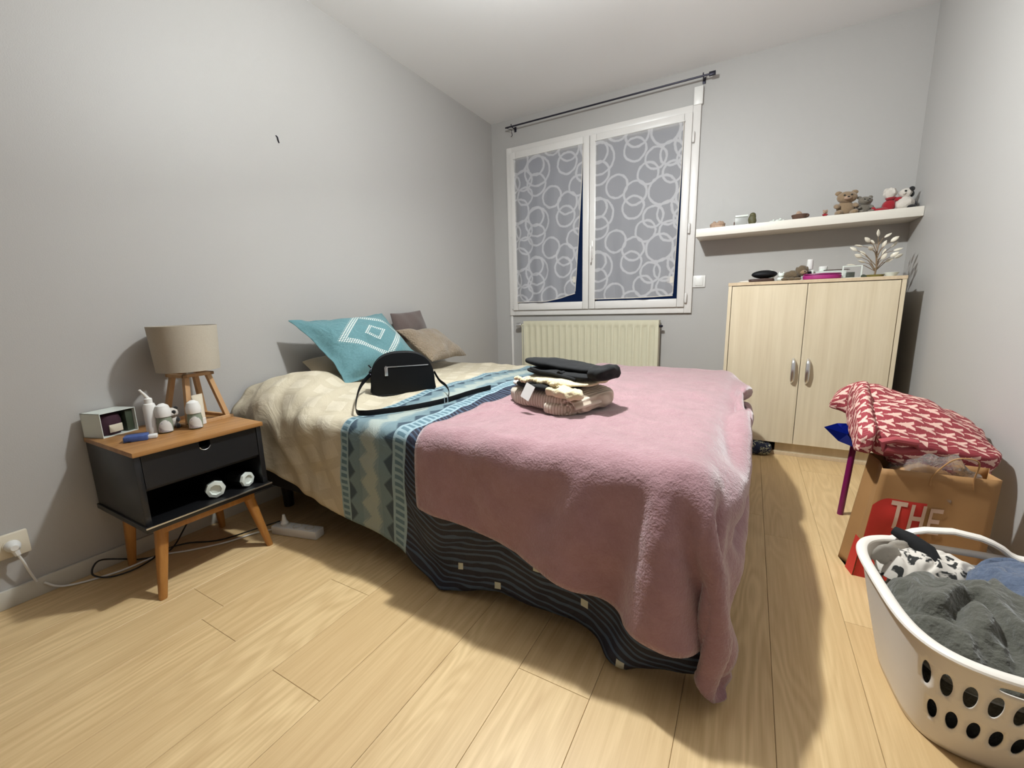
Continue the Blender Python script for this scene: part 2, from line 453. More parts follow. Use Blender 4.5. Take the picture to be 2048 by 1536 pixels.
# ---- window
def frame(x0, x1, z0, z1, w_, y0, y1, bev=.003, wt=None, wb=None):
    mb = MB(); wt = wt or w_; wb = wb or w_
    mb.box(x0, x0+w_, y0, y1, z0, z1, bev); mb.box(x1-w_, x1, y0, y1, z0, z1, bev)
    mb.box(x0+w_, x1-w_, y0, y1, z1-wt, z1, bev); mb.box(x0+w_, x1-w_, y0, y1, z0, z0+wb, bev)
    return mb
win = struct(frame(wx0, wx1, wz0, wz1, .052, L-.022, L+.05).build('window_1', M['pvc']))
def sash(x0, x1):
    s = frame(x0, x1, .905, 2.222, .052, L-.040, L+.02, .005, .062, .062).build('sash', M['pvc'], win)
    MB().box(x0+.05, x1-.05, L-.002, L+.003, .96, 2.17).build('pane', M['pane'], s, None)
    frame(x0+.046, x1-.046, .961, 2.166, .007, L-.012, L-.002, .001).build('seal', M['blackin'], s, None)
    return s
s1 = sash(.198, .905); s2 = sash(.909, 1.642)
mb = MB().box(.925, .945, L-.050, L-.038, 1.30, 1.44, .004)
mb.box(.930, .941, L-.072, L-.048, 1.385, 1.40, .003).box(.929, .942, L-.080, L-.068, 1.27, 1.40, .004)
mb.build('handle', M['pvc'], s2)
for z in (2.06, 1.46, .97):
    MB().lathe([(.007, z-.035), (.009, z-.03), (.009, z+.03), (.007, z+.035)], 10, Matrix.Translation((1.652, L-.036, 0))).build('hinge', M['pvc'], win)
for z in (1.55, .93):
    MB().lathe([(.005, z-.012), (.006, z), (.005, z+.012)], 8, Matrix.Translation((.188, L-.03, 0))).build('hinge', M['pvc'], win)
# net curtains hang from their own thin rods on the sashes
def net(x0, x1, xr, zb, zbr, label, off_):
    t = thing('net_curtain', label, 'curtain', (x0, L-.052, zb), 0, 'net curtains on the window')
    nu, nv = 60, 80; P = np.zeros((nu, nv, 3)); UV = np.zeros((nu, nv, 2)); zt = 2.168
    for i in range(nu):
        for j in range(nv):
            a = i/(nu-1); b = j/(nv-1)
            xe = x1+(xr-x1)*(b**1.3)
            x = x0+(xe-x0)*a
            z = zt+(zb+(zbr-zb)*max(0, (a-.45)/.55)**1.6-zt)*b
            y = .005*math.sin(a*26+2*math.sin(b*3))*(.4+b)+.008*b*math.sin(a*5+1)
            if off_ == 0 and b > .5: y -= .02*(b-.5)*max(0, a-.6)
            P[i, j] = (x-x0, y, z-zb); UV[i, j] = (x0+(x1-x0)*a+off_, z)
    grid_obj('net_fabric', P, M['net'], t, UV)
    n = nu; E_ = P[:, -1]
    MB().tube([tuple(p) for p in E_], .0035, 6).build('bottom_hem', M['sock'], t)
    MB().tube([tuple(p) for p in P[-1, ::3]], .0025, 6).build('side_hem', M['sock'], t)
    MB().tube([(-.006, -.002, zt-zb), (x1-x0+.006, -.002, zt-zb)], .004, 8).build('thin_rod', M['white'], t)
    c = P[-1, int(nv*.90)]
    MB().box(c[0]-.045, c[0]-.003, c[1]-.004, c[1]-.002, c[2]-.012, c[2]+.035).build('fabric_label', M['sock'], t)
net(.245, .858, .795, .975, 1.035, 'white ring-patterned net curtain on left window sash, lower corner pulled aside', 0)
net(.960, 1.590, 1.562, .982, .990, 'white ring-patterned net curtain hanging straight on right window sash', .13)
# roller strap box above the window corner, white cable duct below
tag(MB().box(1.643, 1.70, L-.03, L, 2.262, 2.375, .004).build('strap_box', M['white']), 'small cream box at top right corner of the window', 'box')
struct(MB().box(.158, .178, L-.014, L, .062, .86, .002).build('trim_1', M['pvc']))
# ---- curtain rod
t = thing('curtain_rod', 'thin dark metal curtain rod above the window', 'curtain rod', (0, L, 2.41))
MB().tube([(.185, -.075, 0.0), (1.735, -.075, 0)], .006, 10).build('rod', M['darkmetal'], t)
MB().box(1.735, 1.775, -.085, -.065, -.011, .011, .002).build('finial', M['darkmetal'], t)
for x in (.24, 1.70):
    MB().tube([(x, 0, .0), (x, -.075, 0), (x, -.075, .018)], .004, 8).box(x-.01, x+.01, -.006, 0, -.02, .02, .002).build('bracket', M['darkmetal'], t)
MB().tube([(.20, -.07, -.005), (.235, -.06, -.02), (.238, -.055, -.06), (.225, -.055, -.07)], .0025, 6).build('hook', M['darkmetal'], t)
# ---- radiator
t = thing('radiator', 'cream panel radiator below the window', 'radiator', (.33, L-.10, .20))
RW, RH = 1.150, .610
n = 20; xs = []
for k in range(n):
    a = RW*.016+k*(RW*.968/n); wd = RW*.968/n
    for f_, d in ((.0, 0), (.10, 0), (.26, .010), (.50, .012), (.74, .010), (.90, 0)): xs.append((a+f_*wd, d))
xs = [(0, 0)]+xs+[(RW, 0)]
zs = [(0, 0), (.025, 0), (.045, .6), (.06, 1), (RH-.06, 1), (RH-.045, .6), (RH-.028, 0), (RH, 0)]
P = np.array([[(x, d*m, z) for z, m in zs] for x, d in xs])
po = grid_obj('front_panel', P, M['rad'], t); smooth_by(po.data, .7)
mb = MB().box(0, RW, .0005, .012, RH-.004, RH, 0).box(0, .004, .001, .07, 0, RH).box(RW-.004, RW, .001, .07, 0, RH).box(0, RW, .066, .070, 0, RH)
mb.build('casing', M['rad'], t)
mb = MB()
for k in range(40): mb.box(.01+k*.0283, .012+k*.0283, .02, .062, .01, RH-.01)
g = mb.build('convector_fins', M['rad'], t, None)
MB().tube([(-.004, .035, RH-.035), (-.03, .035, RH-.035)], .009, 10).tube([(-.03, .035, RH-.035), (-.03, .035, .02), (-.03, .035, -.19)], .007, 8).build('supply_pipe', M['rad'], t)
MB().lathe([(.012, 0), (.019, .008), (.021, .035), (.016, .052), (.010, .055)], 14, Matrix.Translation((-.035, .035, RH-.035)) @ Matrix.Rotation(-PI/2, 4, 'Y')).build('thermostat_knob', M['metal'], t)
MB().lathe([(.010, 0), (.010, .02), (.006, .025)], 10, Matrix.Translation((RW, .035, RH-.045)) @ Matrix.Rotation(PI/2, 4, 'Y')).build('bleed_cap', M['darkmetal'], t)
for x in (.2, RW-.2): MB().box(x-.01, x+.01, .068, .099, .1, RH-.1).build('wall_bracket', M['rad'], t)
# ---- light switch
t = thing('light_switch', 'square white light switch beside the window', 'switch', (1.735, L, 1.085))
MB().box(-.042, .042, -.010, 0, -.042, .042, .003).build('switch_plate', M['white'], t)
MB().box(-.026, .026, -.014, -.009, -.030, .030, .002).build('rocker', M['white'], t)
# ---- wall mark, outlet
tag(MB().tube([(0.0, 1.396, 1.788), (.004, 1.402, 1.781), (.004, 1.404, 1.766), (0, 1.409, 1.758)], .003, 6).build('wall_hook', M['darkmetal']), 'tiny dark hook high on the left wall', 'hook')
t = thing('wall_outlet', 'double white wall outlet low on left wall', 'outlet', (0, .25, .208))
MB().box(0, .016, -.085, .078, -.040, .040, .004).build('outlet_plate', M['cream'], t)
for y in (-.045, .038):
    MB().lathe([(.022, 0), (.022, .003), (.017, .003), (.016, -.004)], 20, Matrix.Translation((.0155, y, 0)) @ Matrix.Rotation(PI/2, 4, 'Y')).build('socket', M['cream'], t)
def cable(name, pts, r, m, label=None, cat=None, parent=None):
    pts = [Vector(p) for p in pts]; out = []
    for i in range(len(pts)-1):
        a = pts[max(i-1, 0)]; b = pts[i]; c = pts[i+1]; d = pts[min(i+2, len(pts)-1)]
        for k in range(8):
            q = k/8; out.append(.5*((2*b)+(c-a)*q+(2*a-5*b+4*c-d)*q*q+(3*b-a-3*c+d)*q**3))
    out.append(pts[-1])
    o = MB().tube(out, r, 8).build(name, m, parent)
    return tag(o, label, cat) if label else o

# ================================================================== BED
t = thing('bed', 'low double bed under the duvet', 'bed', (0, 0, 0))
BX0, BX1, BY0, BY1 = .03, 2.0, 1.02, 2.60
MB().box(BX0, BX1, BY0, BY1, .30, .515, .035, seg=3).build('mattress', M['beigec'], t)
MB().box(BX0+.01, BX1-.01, BY0+.01, BY1-.01, .16, .30, .01).build('bed_base', M['blackcloth'], t)
for x in (.15, 1.88):
    for y in (1.14, 2.48):
        MB().lathe([(.022, 0), (.03, .16)], 14, Matrix.Translation((x, y, 0))).build('leg', M['blackin'], t)
# --- cloth solver (position based)
def solve_cloth(X, coll, steps=220, it=14, damp=.985, bend=.3, g=.0006, pin=None, slack=None):
    X = X.copy(); XI = X.copy(); V = np.zeros_like(X); nu, nv = X.shape[:2]
    cons = []
    def add(ai, aj, bi, bj, k):
        A = np.ix_(ai, aj); B = np.ix_(bi, bj)
        r = np.linalg.norm(X[A]-X[B], axis=-1, keepdims=True)
        if slack is not None: r = r*(slack[A]+slack[B])[..., None]*.5
        cons.append((A, B, r, k))
    U = np.arange(nu); Vv = np.arange(nv)
    for p in (0, 1):
        a = U[p:nu-1:2]; add(a, Vv, a+1, Vv, 1.0)
        b = Vv[p:nv-1:2]; add(U, b, U, b+1, 1.0)
        add(a, Vv[:-1], a+1, Vv[1:], .15); add(a, Vv[1:], a+1, Vv[:-1], .15)
        a2 = np.array([i for i in range(nu-2) if (i//2) % 2 == p]); add(a2, Vv, a2+2, Vv, bend)
        b2 = np.array([i for i in range(nv-2) if (i//2) % 2 == p]); add(U, b2, U, b2+2, bend)
    for s in range(steps):
        Pv = X.copy()
        V *= damp; X = X+V; X[..., 2] -= g*(1 if s < steps*.85 else .6)
        for q in range(it):
            for A, B, r, k in cons:
                a = X[A]; b = X[B]; d = b-a; l = np.sqrt((d*d).sum(-1, keepdims=True))+1e-9
                c = d*((l-r)/l*.5*k); X[A] = a+c; X[B] = b-c
            if q % 4 == 3: X, _ = coll(X, s, False)
        X, hit = coll(X, s, True)
        if pin is not None: X[pin, :2] += (XI[pin, :2]-X[pin, :2])*.8
        V = X-Pv; fr = hit & (X[..., 2] > .50); V[fr] *= .15; V[hit & ~fr] *= .9
        sp = np.linalg.norm(V, axis=-1, keepdims=True); V *= np.minimum(1, .03/(sp+1e-9))
    return X
def box_push(X, lo, hi, r):
    """push points out of a rounded box"""
    lo = np.array(lo)+r; hi = np.array(hi)-r
    c = np.clip(X, lo, hi); d = X-c; l = np.sqrt((d*d).sum(-1))
    ins = l < 1e-9
    if ins.any():
        e = X[ins]; dd = np.stack([hi[2]-e[:, 2], e[:, 1]-lo[1], hi[0]-e[:, 0], hi[1]-e[:, 1]], -1); k = dd.argmin(-1)
        m = dd[np.arange(len(k)), k]+r
        e[k == 0, 2] += m[k == 0]; e[k == 1, 1] -= m[k == 1]; e[k == 2, 0] += m[k == 2]; e[k == 3, 1] += m[k == 3]
        X[ins] = e
    o = (l < r) & ~ins
    X[o] = c[o]+d[o]*(r/l[o])[:, None]
    return ins | o
LUMP = np.array([.24, 1.24, .50]); LR = np.array([.25, .25, .155])
def tuck(X, s, ylim, xlim, c, rr):
    k = min(1.0, s/120)
    yl = ylim-(1-k)*.25; xl = xlim+(1-k)*.25; rr = rr+(1-k)*.3
    X[..., 1] = np.maximum(X[..., 1], yl); X[..., 0] = np.minimum(X[..., 0], xl)
    d = X[..., :2]-np.array(c); l = np.sqrt((d*d).sum(-1)); o = (l > rr) & (d[..., 0] > 0) & (d[..., 1] < 0)
    X[o, :2] = np.array(c)+d[o]*(rr/l[o])[:, None]
def coll_duvet(X, s, last):
    tuck(X, s, .925, 2.05, (1.92, 1.09), .165)
    h = box_push(X, (-.4, BY0-.02, -.4), (BX1+.02, BY1+.02, .535), .055)
    for C, R in ((LUMP, LR), (np.array([1.0, 1.8, .47]), np.array([1.1, .80, .095]))):
        q = (X-C)/R; l = np.sqrt((q*q).sum(-1)); o = (l < 1) & (X[..., 2] > .42)
        X[o] = C+(q[o]/l[o][:, None])*R; h |= o
    f = X[..., 2] < .012; X[f, 2] = .012; h |= f
    wv = X[..., 0] < .022; X[wv, 0] = .022
    return X, h
sp = .026
def rest(a0, a1, b0, b1): # cloth coordinates in metres
    A = np.arange(a0, a1+1e-6, sp); B = np.arange(b0, b1+1e-6, sp)
    return np.stack(np.meshgrid(A, B, indexing='ij'), -1)
R = rest(.03, 2.08, 0, 2.22)
def place(R, ox, z):
    u = R[..., 0]; v = R[..., 1]
    return np.stack([u+ox, v*1.0, np.full(u.shape, z)], -1)
X0 = place(R, 0, .575)
near_over = np.interp(R[:, 0, 0], [0, .2, .7, 1.08, 1.25, 1.45, 1.7, 1.9, 2.3], [.24, .27, .37, .42, .50, .44, .45, .50, .49])
X0[..., 1] += (BY0-near_over)[:, None]
slD = np.ones(R.shape[:2]); slD[(X0[..., 1] < BY0+.02) & (X0[..., 0] > 1.1)] = 1.05; slD[(X0[..., 1] < BY0+.05) & (X0[..., 0] < .75)] = 1.02
X0[..., 2] += .004*np.sin(R[..., 0]*17+R[..., 1]*5)+.003*np.random.rand(*R.shape[:2])
pinD = (X0[..., 0] < BX1-.06) & (X0[..., 1] > BY0+.06) & (X0[..., 1] < BY1-.06)
XD = solve_cloth(X0, coll_duvet, 230, 12, pin=pinD, slack=slD)
def grid_normals(X):
    n = np.cross(np.gradient(X, axis=0), np.gradient(X, axis=1)); return n/(np.linalg.norm(n, axis=-1, keepdims=True)+1e-9)
ND = grid_normals(XD)
for i in range(XD.shape[0]):
    for j in range(XD.shape[1]):
        x, y, z = XD[i, j]; u, v = R[i, j]
        e_ = max(0, 1-abs(y-1.05)/.35)*max(0, min(1, (.85-u)/.3))
        d = .024*e_*nz((u*16+v*5, v*4.5, 0), 1, 3)+.013*nz((u*7+v*3, v*6-u*2, 0), 1, 8)*(.5+.5*(u < .8))+.006*nz((u*16, v*13, 0), 1, 5)
        XD[i, j] += ND[i, j]*d
du = grid_obj('duvet', XD, M['duvet'], None, R)
tag(du, 'printed duvet, beige fading through blue bands to navy, spread over the bed', 'duvet')
def smooth_mods(o, thick, lv=1, disp=None, off=-1):
    m = o.modifiers.new('sub', 'SUBSURF'); m.levels = m.render_levels = lv
    if disp:
        tx = bpy.data.textures.new(o.name+'_wrinkle', 'CLOUDS'); tx.noise_scale = disp[1]
        d = o.modifiers.new('wr', 'DISPLACE'); d.texture = tx; d.strength = disp[0]; d.mid_level = .5
    if thick:
        s = o.modifiers.new('thick', 'SOLIDIFY'); s.thickness = thick; s.offset = off
# orientation of normals: make them point up/outwards
def orient_up(o):
    me = o.data; s = sum(p.normal.z*p.area for p in me.polygons)
    if s < 0: me.flip_normals()
orient_up(du)
smooth_mods(du, .014, 1, (.010, .10))
# --- pink blanket over the foot of the bed
polys = [tuple(p.vertices) for p in du.data.polygons]
bv = BVHTree.FromPolygons([v.co[:] for v in du.data.vertices], polys)
def coll_blanket(X, s, last):
    tuck(X, s, .895, 2.105, (1.90, 1.11), .245)
    h = box_push(X, (-.4, BY0-.045, -.4), (BX1+.035, BY1+.045, .556), .07)
    q = (X-np.array([1.0, 1.8, .49]))/np.array([1.1, .80, .095]); l = np.sqrt((q*q).sum(-1)); o = (l < 1) & (X[..., 2] > .42)
    X[o] = np.array([1.0, 1.8, .49])+(q[o]/l[o][:, None])*np.array([1.1, .80, .095]); h |= o
    f = X[..., 2] < .014; X[f, 2] = .014; h |= f
    if last and s % 3 == 0 and s > 20:
        nu, nv = X.shape[:2]
        for i in range(nu):
            for j in range(nv):
                x = X[i, j]
                if x[2] < .52 and (x[1] < 1.08 or x[0] > 1.95):
                    loc, nrm, _, dist = bv.find_nearest(Vector(x), .08)
                    if loc is None: continue
                    dd = (Vector(x)-loc).dot(nrm)
                    if dd < .012:
                        X[i, j] = np.array(Vector(x)+nrm*(.012-dd)); h[i, j] = True
    return X, h
RB = rest(0, 1.235, 0, 2.15)
XB0 = place(RB, 1.185, .60)
_u = RB[..., 0]/1.235; _v = RB[..., 1]/2.15
no = np.interp(RB[..., 0]+1.185, [1.18, 1.33, 1.5, 1.7, 1.9, 2.5], [.26, .27, .30, .345, .39, .40])
XB0[..., 1] = (BY0-no)*(1-_v)+2.95*_v
XB0[..., 0] += .06*np.clip((RB[..., 1]-.30)/.5, 0, 1)*(1-_u)
_du = np.maximum(XB0[..., 0]-BX1, 0); _dv = np.maximum(BY0-XB0[..., 1], 0); _f = 1-.07*np.sin(2*np.arctan2(_dv, _du+1e-9))**2*np.minimum(1, np.hypot(_du, _dv)/.4)
_m = (_du > 0) & (_dv > 0)
XB0[..., 0] = np.where(_m, BX1+_du*_f, XB0[..., 0]); XB0[..., 1] = np.where(_m, BY0-_dv*_f, XB0[..., 1])
XB0[..., 2] += .004*np.sin(RB[..., 0]*21+RB[..., 1]*4)+.003*np.random.rand(*RB.shape[:2])
pinB = (XB0[..., 0] < BX1-.06) & (XB0[..., 1] > BY0+.06) & (XB0[..., 1] < BY1-.06)
slB = np.ones(RB.shape[:2]); slB[(XB0[..., 1] < BY0+.03)] = 1.055; slB[(XB0[..., 0] > BX1)] = 1.02
XB = solve_cloth(XB0, coll_blanket, 240, 12, bend=.10, pin=pinB, slack=slB)
NB = grid_normals(XB)
for i in range(XB.shape[0]):
    for j in range(XB.shape[1]):
        x, y, z = XB[i, j]; u, v = RB[i, j]
        d = .015*nz((u*6+v*4, v*5-u*3, 0), 1, 8)+.007*nz((u*13, v*12, 0), 1, 5)
        XB[i, j] += NB[i, j]*max(d*(1 if x < 1.95 or y < 1.2 else .25)+.003, 0)
bl = grid_obj('pink_blanket', XB, M['pink'], None, RB); orient_up(bl)
tag(bl, 'soft pink fleece blanket draped over the foot of the bed', 'blanket')
smooth_mods(bl, .006, 1, (.006, .07), 1)
def top_z(x, y):
    """height of whatever lies on the bed at x, y"""
    best = .54
    for b in (bv, bv2):
        loc, nrm, i, d = b.ray_cast(Vector((x, y, 1.5)), Vector((0, 0, -1)))
        if loc is not None: best = max(best, loc.z)
    return best
bv2 = BVHTree.FromPolygons([v.co[:] for v in bl.data.vertices], [tuple(p.vertices) for p in bl.data.polygons])

# ================================================================== PILLOWS
def pillow(name, cs, thick, m, label, cat='pillow', n=34, pw=2.4, wr=.010, flange=0, uvm=False, pinch=.06, seed=0, back=.6, f=9):
    """cs: 4 corners (bl, br, tr, tl) world; puffed along the normal"""
    bl_, br, tr, tl = [Vector(c) for c in cs]
    nrm = (br-bl_).cross(tl-bl_).normalized()
    org = (bl_+br)/2
    V_, F, U_ = [], [], []
    for side in (1, -1):
        for i in range(n+1):
            for j in range(n+1):
                a, b = i/n, j/n
                # corners stretch out, sides pull in
                aa, bb = 2*a-1, 2*b-1
                pa = a+(.5-a)*pinch*(1-bb*bb)*1.0; pb = b+(.5-b)*pinch*(1-aa*aa)
                p = (bl_*(1-pa)*(1-pb)+br*pa*(1-pb)+tr*pa*pb+tl*(1-pa)*pb)
                fa, fb = (abs(aa), abs(bb))
                if flange:
                    fa = min(1, fa/(1-flange)); fb = min(1, fb/(1-flange))
                th = (max(0, 1-fa**pw)*max(0, 1-fb**pw))**.55
                w_ = wr*nz(p, f, seed)*(.35+th)+(flange and .010*nz(p, 24, seed)*(1 if th < .15 else 0))
                p = p+nrm*((thick*th*(1 if side > 0 else back)+.003)*side+w_)
                V_.append(p-org); U_.append((a, b))
        o_ = 0 if side > 0 else (n+1)*(n+1)
        for i in range(n):
            for j in range(n):
                q = (o_+i*(n+1)+j, o_+(i+1)*(n+1)+j, o_+(i+1)*(n+1)+j+1, o_+i*(n+1)+j+1)
                F.append(q if side > 0 else q[::-1])
    N1 = (n+1)*(n+1)
    ring = [(i, 0) for i in range(n)]+[(n, j) for j in range(n)]+[(i, n) for i in range(n, 0, -1)]+[(0, j) for j in range(n, 0, -1)]
    for k, (i, j) in enumerate(ring):
        i2, j2 = ring[(k+1) % len(ring)]
        a = i*(n+1)+j; b = i2*(n+1)+j2; F.append((a, a+N1, b+N1, b))
    me = bpy.data.meshes.new(name); me.from_pydata([v[:] for v in V_], [], F)
    l = me.uv_layers.new(name='UVMap')
    for lp in me.loops: l.data[lp.index].uv = U_[lp.vertex_index]
    me.update()
    o = link(name, me, m, None, True); o.location = org
    s = o.modifiers.new('sub', 'SUBSURF'); s.levels = s.render_levels = 1
    return tag(o, label, cat) if label else o
zb = .575
pillow('teal_pillow', [(.40, 1.34, .585), (.43, 1.945, .595), (.10, 1.90, .925), (.10, 1.275, .90)], .10, M['tealprint'],
       'large teal pillow with white dotted diamonds leaning on wall', flange=.09, wr=.022, seed=3, pinch=.12)
pillow('beige_pillow', [(.30, 1.30, .565), (.34, 1.80, .575), (.05, 1.82, .70), (.05, 1.36, .68)], .05, M['beigec'],
       'dull beige pillow lying beneath the large teal pillow', wr=.012, seed=5)
pillow('fur_pillow', [(.30, 2.10, .60), (.22, 2.60, .585), (.06, 2.44, .79), (.12, 1.98, .81)], .065, M['beigefur'],
       'beige furry cushion between teal pillow and window corner', wr=.02, seed=9)
pillow('brown_pillow', [(.12, 1.98, .70), (.06, 2.36, .76), (.05, 2.30, .93), (.07, 1.99, .915)], .05, M['brownc'],
       'small dark brown cushion standing behind beige fur cushion', wr=.014, seed=11)

# ================================================================== HANDBAG
bz = top_z(.66, 1.45)-.006
t = thing('handbag', 'black half-moon leather handbag with strap on the bed', 'handbag', (.667, 1.45, bz), math.radians(46.7))
poly = []
for k in range(33):
    a = PI*k/32; x = .142*math.copysign(abs(math.cos(a))**.75, math.cos(a)); z = .05+.142*abs(math.sin(a))**.8
    poly.append((x, z))
poly += [(-.146, .02), (-.128, .0), (.128, .0), (.146, .02)]
RX = Matrix.Rotation(PI/2, 4, 'X') @ Matrix.Rotation(0, 4, 'Y')
MB().prism(poly, -.040, .040, RX, .010).build('bag_body', M['leather'], t)
MB().tube([(x, -.036, z) for x, z in poly], .0028, 6, closed=True).build('piping', M['leather'], t)
MB().tube([(x, .036, z) for x, z in poly], .0028, 6, closed=True).build('piping', M['leather'], t)
MB().box(-.075, .118, -.0425, -.040, .128, .132, .0008).build('zipper', M['metal'], t)
MB().box(-.080, -.066, -.046, -.040, .090, .130, .001).lathe([(.005, -.003), (.005, .003)], 8, Matrix.Translation((-.073, -.043, .130)) @ Matrix.Rotation(PI/2, 4, 'X')).build('zip_pull', M['metal'], t)
MB().tube([(-.143+.005*math.sin(k), -.0+.004*math.cos(k*1.5), .075+k*.006) for k in range(12)], .003, 6).build('side_zipper', M['darkmetal'], t)
IM = (Matrix.Translation((.667, 1.45, bz)) @ Matrix.Rotation(math.radians(46.7), 4, 'Z')).inverted()
def band(name, pts, m, parent, wd=.011, th=.0018):
    pts = [Vector(p) for p in pts]; out = []
    for i in range(len(pts)-1):
        a = pts[max(i-1, 0)]; b = pts[i]; c = pts[i+1]; d = pts[min(i+2, len(pts)-1)]
        for k in range(10):
            q = k/10; out.append(.5*((2*b)+(c-a)*q+(2*a-5*b+4*c-d)*q*q+(3*b-a-3*c+d)*q**3))
    out.append(pts[-1])
    return MB().tube(out, .01, 8, flat=(th, wd), up=(0, 0, 1)).build(name, m, parent)
def onbed(x, y, h=.013): return (x, y, top_z(x, y)+h)
pts = [(.555, 1.37, bz+.10), (.60, 1.27, bz+.07), (.68, 1.17, bz+.045), onbed(.765, 1.085, .016), onbed(.82, 1.075), onbed(.87, 1.13), onbed(.93, 1.23), onbed(.985, 1.36), onbed(1.03, 1.49), onbed(1.06, 1.60)]
band('strap', [IM @ Vector(p) for p in pts], M['leather'], t)
pts = [(.775, 1.55, bz+.09), (.82, 1.53, bz+.055), (.89, 1.49, bz+.04), (.96, 1.42, bz+.03), onbed(.99, 1.37, .014)]
band('strap', [IM @ Vector(p) for p in pts], M['leather'], t, .008)
c = Vector(onbed(.988, 1.363, .014))
MB().tube([IM @ (c+Vector(d)) for d in ((-.003, -.008, -.012), (-.003, -.008, .012), (.003, .006, .012), (.003, .006, -.012))], .0026, 6, closed=True).build('buckle', M['metal'], t)

# ================================================================== FOLDED CLOTHES
def slab(name, sx, sy, sz, m, parent=None, loc=(0, 0, 0), rz=0, seed=0, wr=.006, f=14, tilt=(0, 0), e=.35, n=(30, 22, 9), sag=0, twist=0):
    """soft rounded block: superellipsoid box with wrinkles"""
    bm = bmesh.new(); r = bmesh.ops.create_cube(bm, size=2)
    bmesh.ops.subdivide_edges(bm, edges=bm.edges[:], cuts=n[1], use_grid_fill=True)
    for v in bm.verts:
        c = v.co
        q = Vector((c.x, c.y, c.z)); m_ = max(abs(q.x), abs(q.y), abs(q.z))
        l = (abs(q.x)**(2/e)+abs(q.y)**(2/e)+abs(q.z)**(2/e))**(e/2)
        q = q*(m_/l)
        p = Vector((q.x*sx/2, q.y*sy/2, (q.z+1)*sz/2))
        d = q.normalized()
        p += d*wr*(nz(p, f, seed)+.5*nz(p, f*2.3, seed+3))*(1 if q.z > -.8 else .2)
        p.z -= sag*(q.x*q.x*.6+q.y*q.y*.4)
        p.z += twist*q.x*q.y
        v.co = p
    me = bpy.data.meshes.new(name); bm.to_mesh(me); bm.free()
    o = link(name, me, m, parent, True); o.location = loc; o.rotation_euler = (tilt[0], tilt[1], rz)
    return o
sz0 = top_z(1.46, 1.46)-.004
SX, SY, SR = 1.478, 1.455, math.radians(-16)
t = thing('folded_sweater', 'ribbed beige sweater folded at the bottom of the clothes pile', 'sweater', (SX, SY, sz0), SR)
slab('sweater_body', .36, .285, .078, M['knit'], t, (-.01, 0, 0), 0, 2, .007, e=.5)
sp_ = []
for k in range(40):
    a = k/39*2.6*PI; r = .034-.020*k/39
    sp_.append((r*math.cos(a), r*math.sin(a)))
bmx = MB()
rings = [[Vector((.135+x*1.1, -.150+j*.05, .034+z)) for x, z in sp_] for j in range(4)]
bmx.loft(rings, cap=False, closed=False)
o = bmx.build('rolled_sleeve', M['knit'], t); s = o.modifiers.new('t', 'SOLIDIFY'); s.thickness = .006
slab('sleeve_fold', .12, .06, .045, M['knit'], t, (.085, -.125, 0.0), .1, 7, .006, e=.6, n=(12, 12, 6))
t = thing('folded_black_jumper', 'black knit top folded between sweater and cream lace blouse', 'top', (SX-.03, SY-.01, sz0+.074), SR)
slab('top_body', .25, .24, .028, M['blackcloth'], t, (0, -.01, 0), 0, 12, .006, e=.6)
MB().box(-.045, .0, -.0010, .0008, -.055, .0, 0, Matrix.Translation((.035, -.150, .020)) @ Matrix.Rotation(-.35, 4, 'X') @ Matrix.Rotation(.30, 4, 'Y')).build('price_tag', M['white'], t)
slab('pale_layer', .12, .22, .022, M['sock'], t, (-.11, .02, -.002), .1, 19, .005, e=.6, n=(12, 12, 6))
t = thing('folded_lace_blouse', 'cream crochet lace blouse folded in the clothes pile', 'blouse', (SX+.015, SY, sz0+.098), SR)
slab('blouse_body', .29, .25, .022, M['lace'], t, (0, 0, 0), .05, 22, .010, e=.6, sag=.012)
slab('sleeve', .17, .075, .036, M['lace'], t, (.08, -.125, -.034), -.25, 27, .013, f=30, e=.7, n=(14, 14, 8))
mb = MB()
for k in range(16): mb.ell((-.135+k*.0135, -.135-.008*math.sin(k*.5), .010+.004*math.sin(k*1.3)), (.008, .010, .008), 8)
mb.build('crochet_trim', M['lace'], t)
t = thing('folded_black_trousers', 'black trousers folded on top of the clothes pile', 'trousers', (SX+.01, SY+.01, sz0+.114), SR+.06)
slab('trouser_body', .33, .19, .026, M['blackcloth'], t, (.01, 0, 0), 0, 31, .008, e=.6, twist=.006)
slab('trouser_roll', .36, .125, .032, M['blackcloth'], t, (0.0, -.005, .022), 0, 35, .007, tilt=(0, .06), e=.75)
slab('cuff', .075, .15, .050, M['blackcloth'], t, (.165, -.01, .0), 0, 38, .008, f=24, e=.6, n=(12, 12, 8))
MB().lathe([(.010, 0), (.013, .004), (.008, .010), (.0085, .03)], 14, Matrix.Translation((.035, -.10, .020)) @ Matrix.Rotation(-PI/2, 4, 'X')).tube([(-.10, -.092, .03), (-.05, -.098, .022), (.0, -.098, .020), (.06, -.1, .012), (.1, -.09, .004)], .006, 8).build('waistband', M['blackcloth'], t)

# ================================================================== NIGHTSTAND
t = thing('nightstand', 'black nightstand with oak top and angled wooden legs', 'nightstand', (.022, .710, 0))
x1, hy = .400, .205
MB().box(0, x1, -hy, hy, .499, .515, .0015).build('top_board', M['oak'], t)
MB().box(.0, x1-.012, -hy+.004, -hy+.022, .262, .499, .001).box(.0, x1-.012, hy-.022, hy-.004, .262, .499, .001).box(.0, .010, -hy+.022, hy-.022, .262, .499).box(.01, x1-.03, -hy+.022, hy-.022, .372, .380).build('carcass', M['black'], t)
MB().box(-.001, x1+.006, -hy-.002, hy+.002, .244, .262, .0015).build('bottom_board', M['blackin'], t)
MB().box(x1+.004, x1+.0075, -hy-.002, hy+.002, .2575, .2625).build('edge_strip', M['metal'], t)
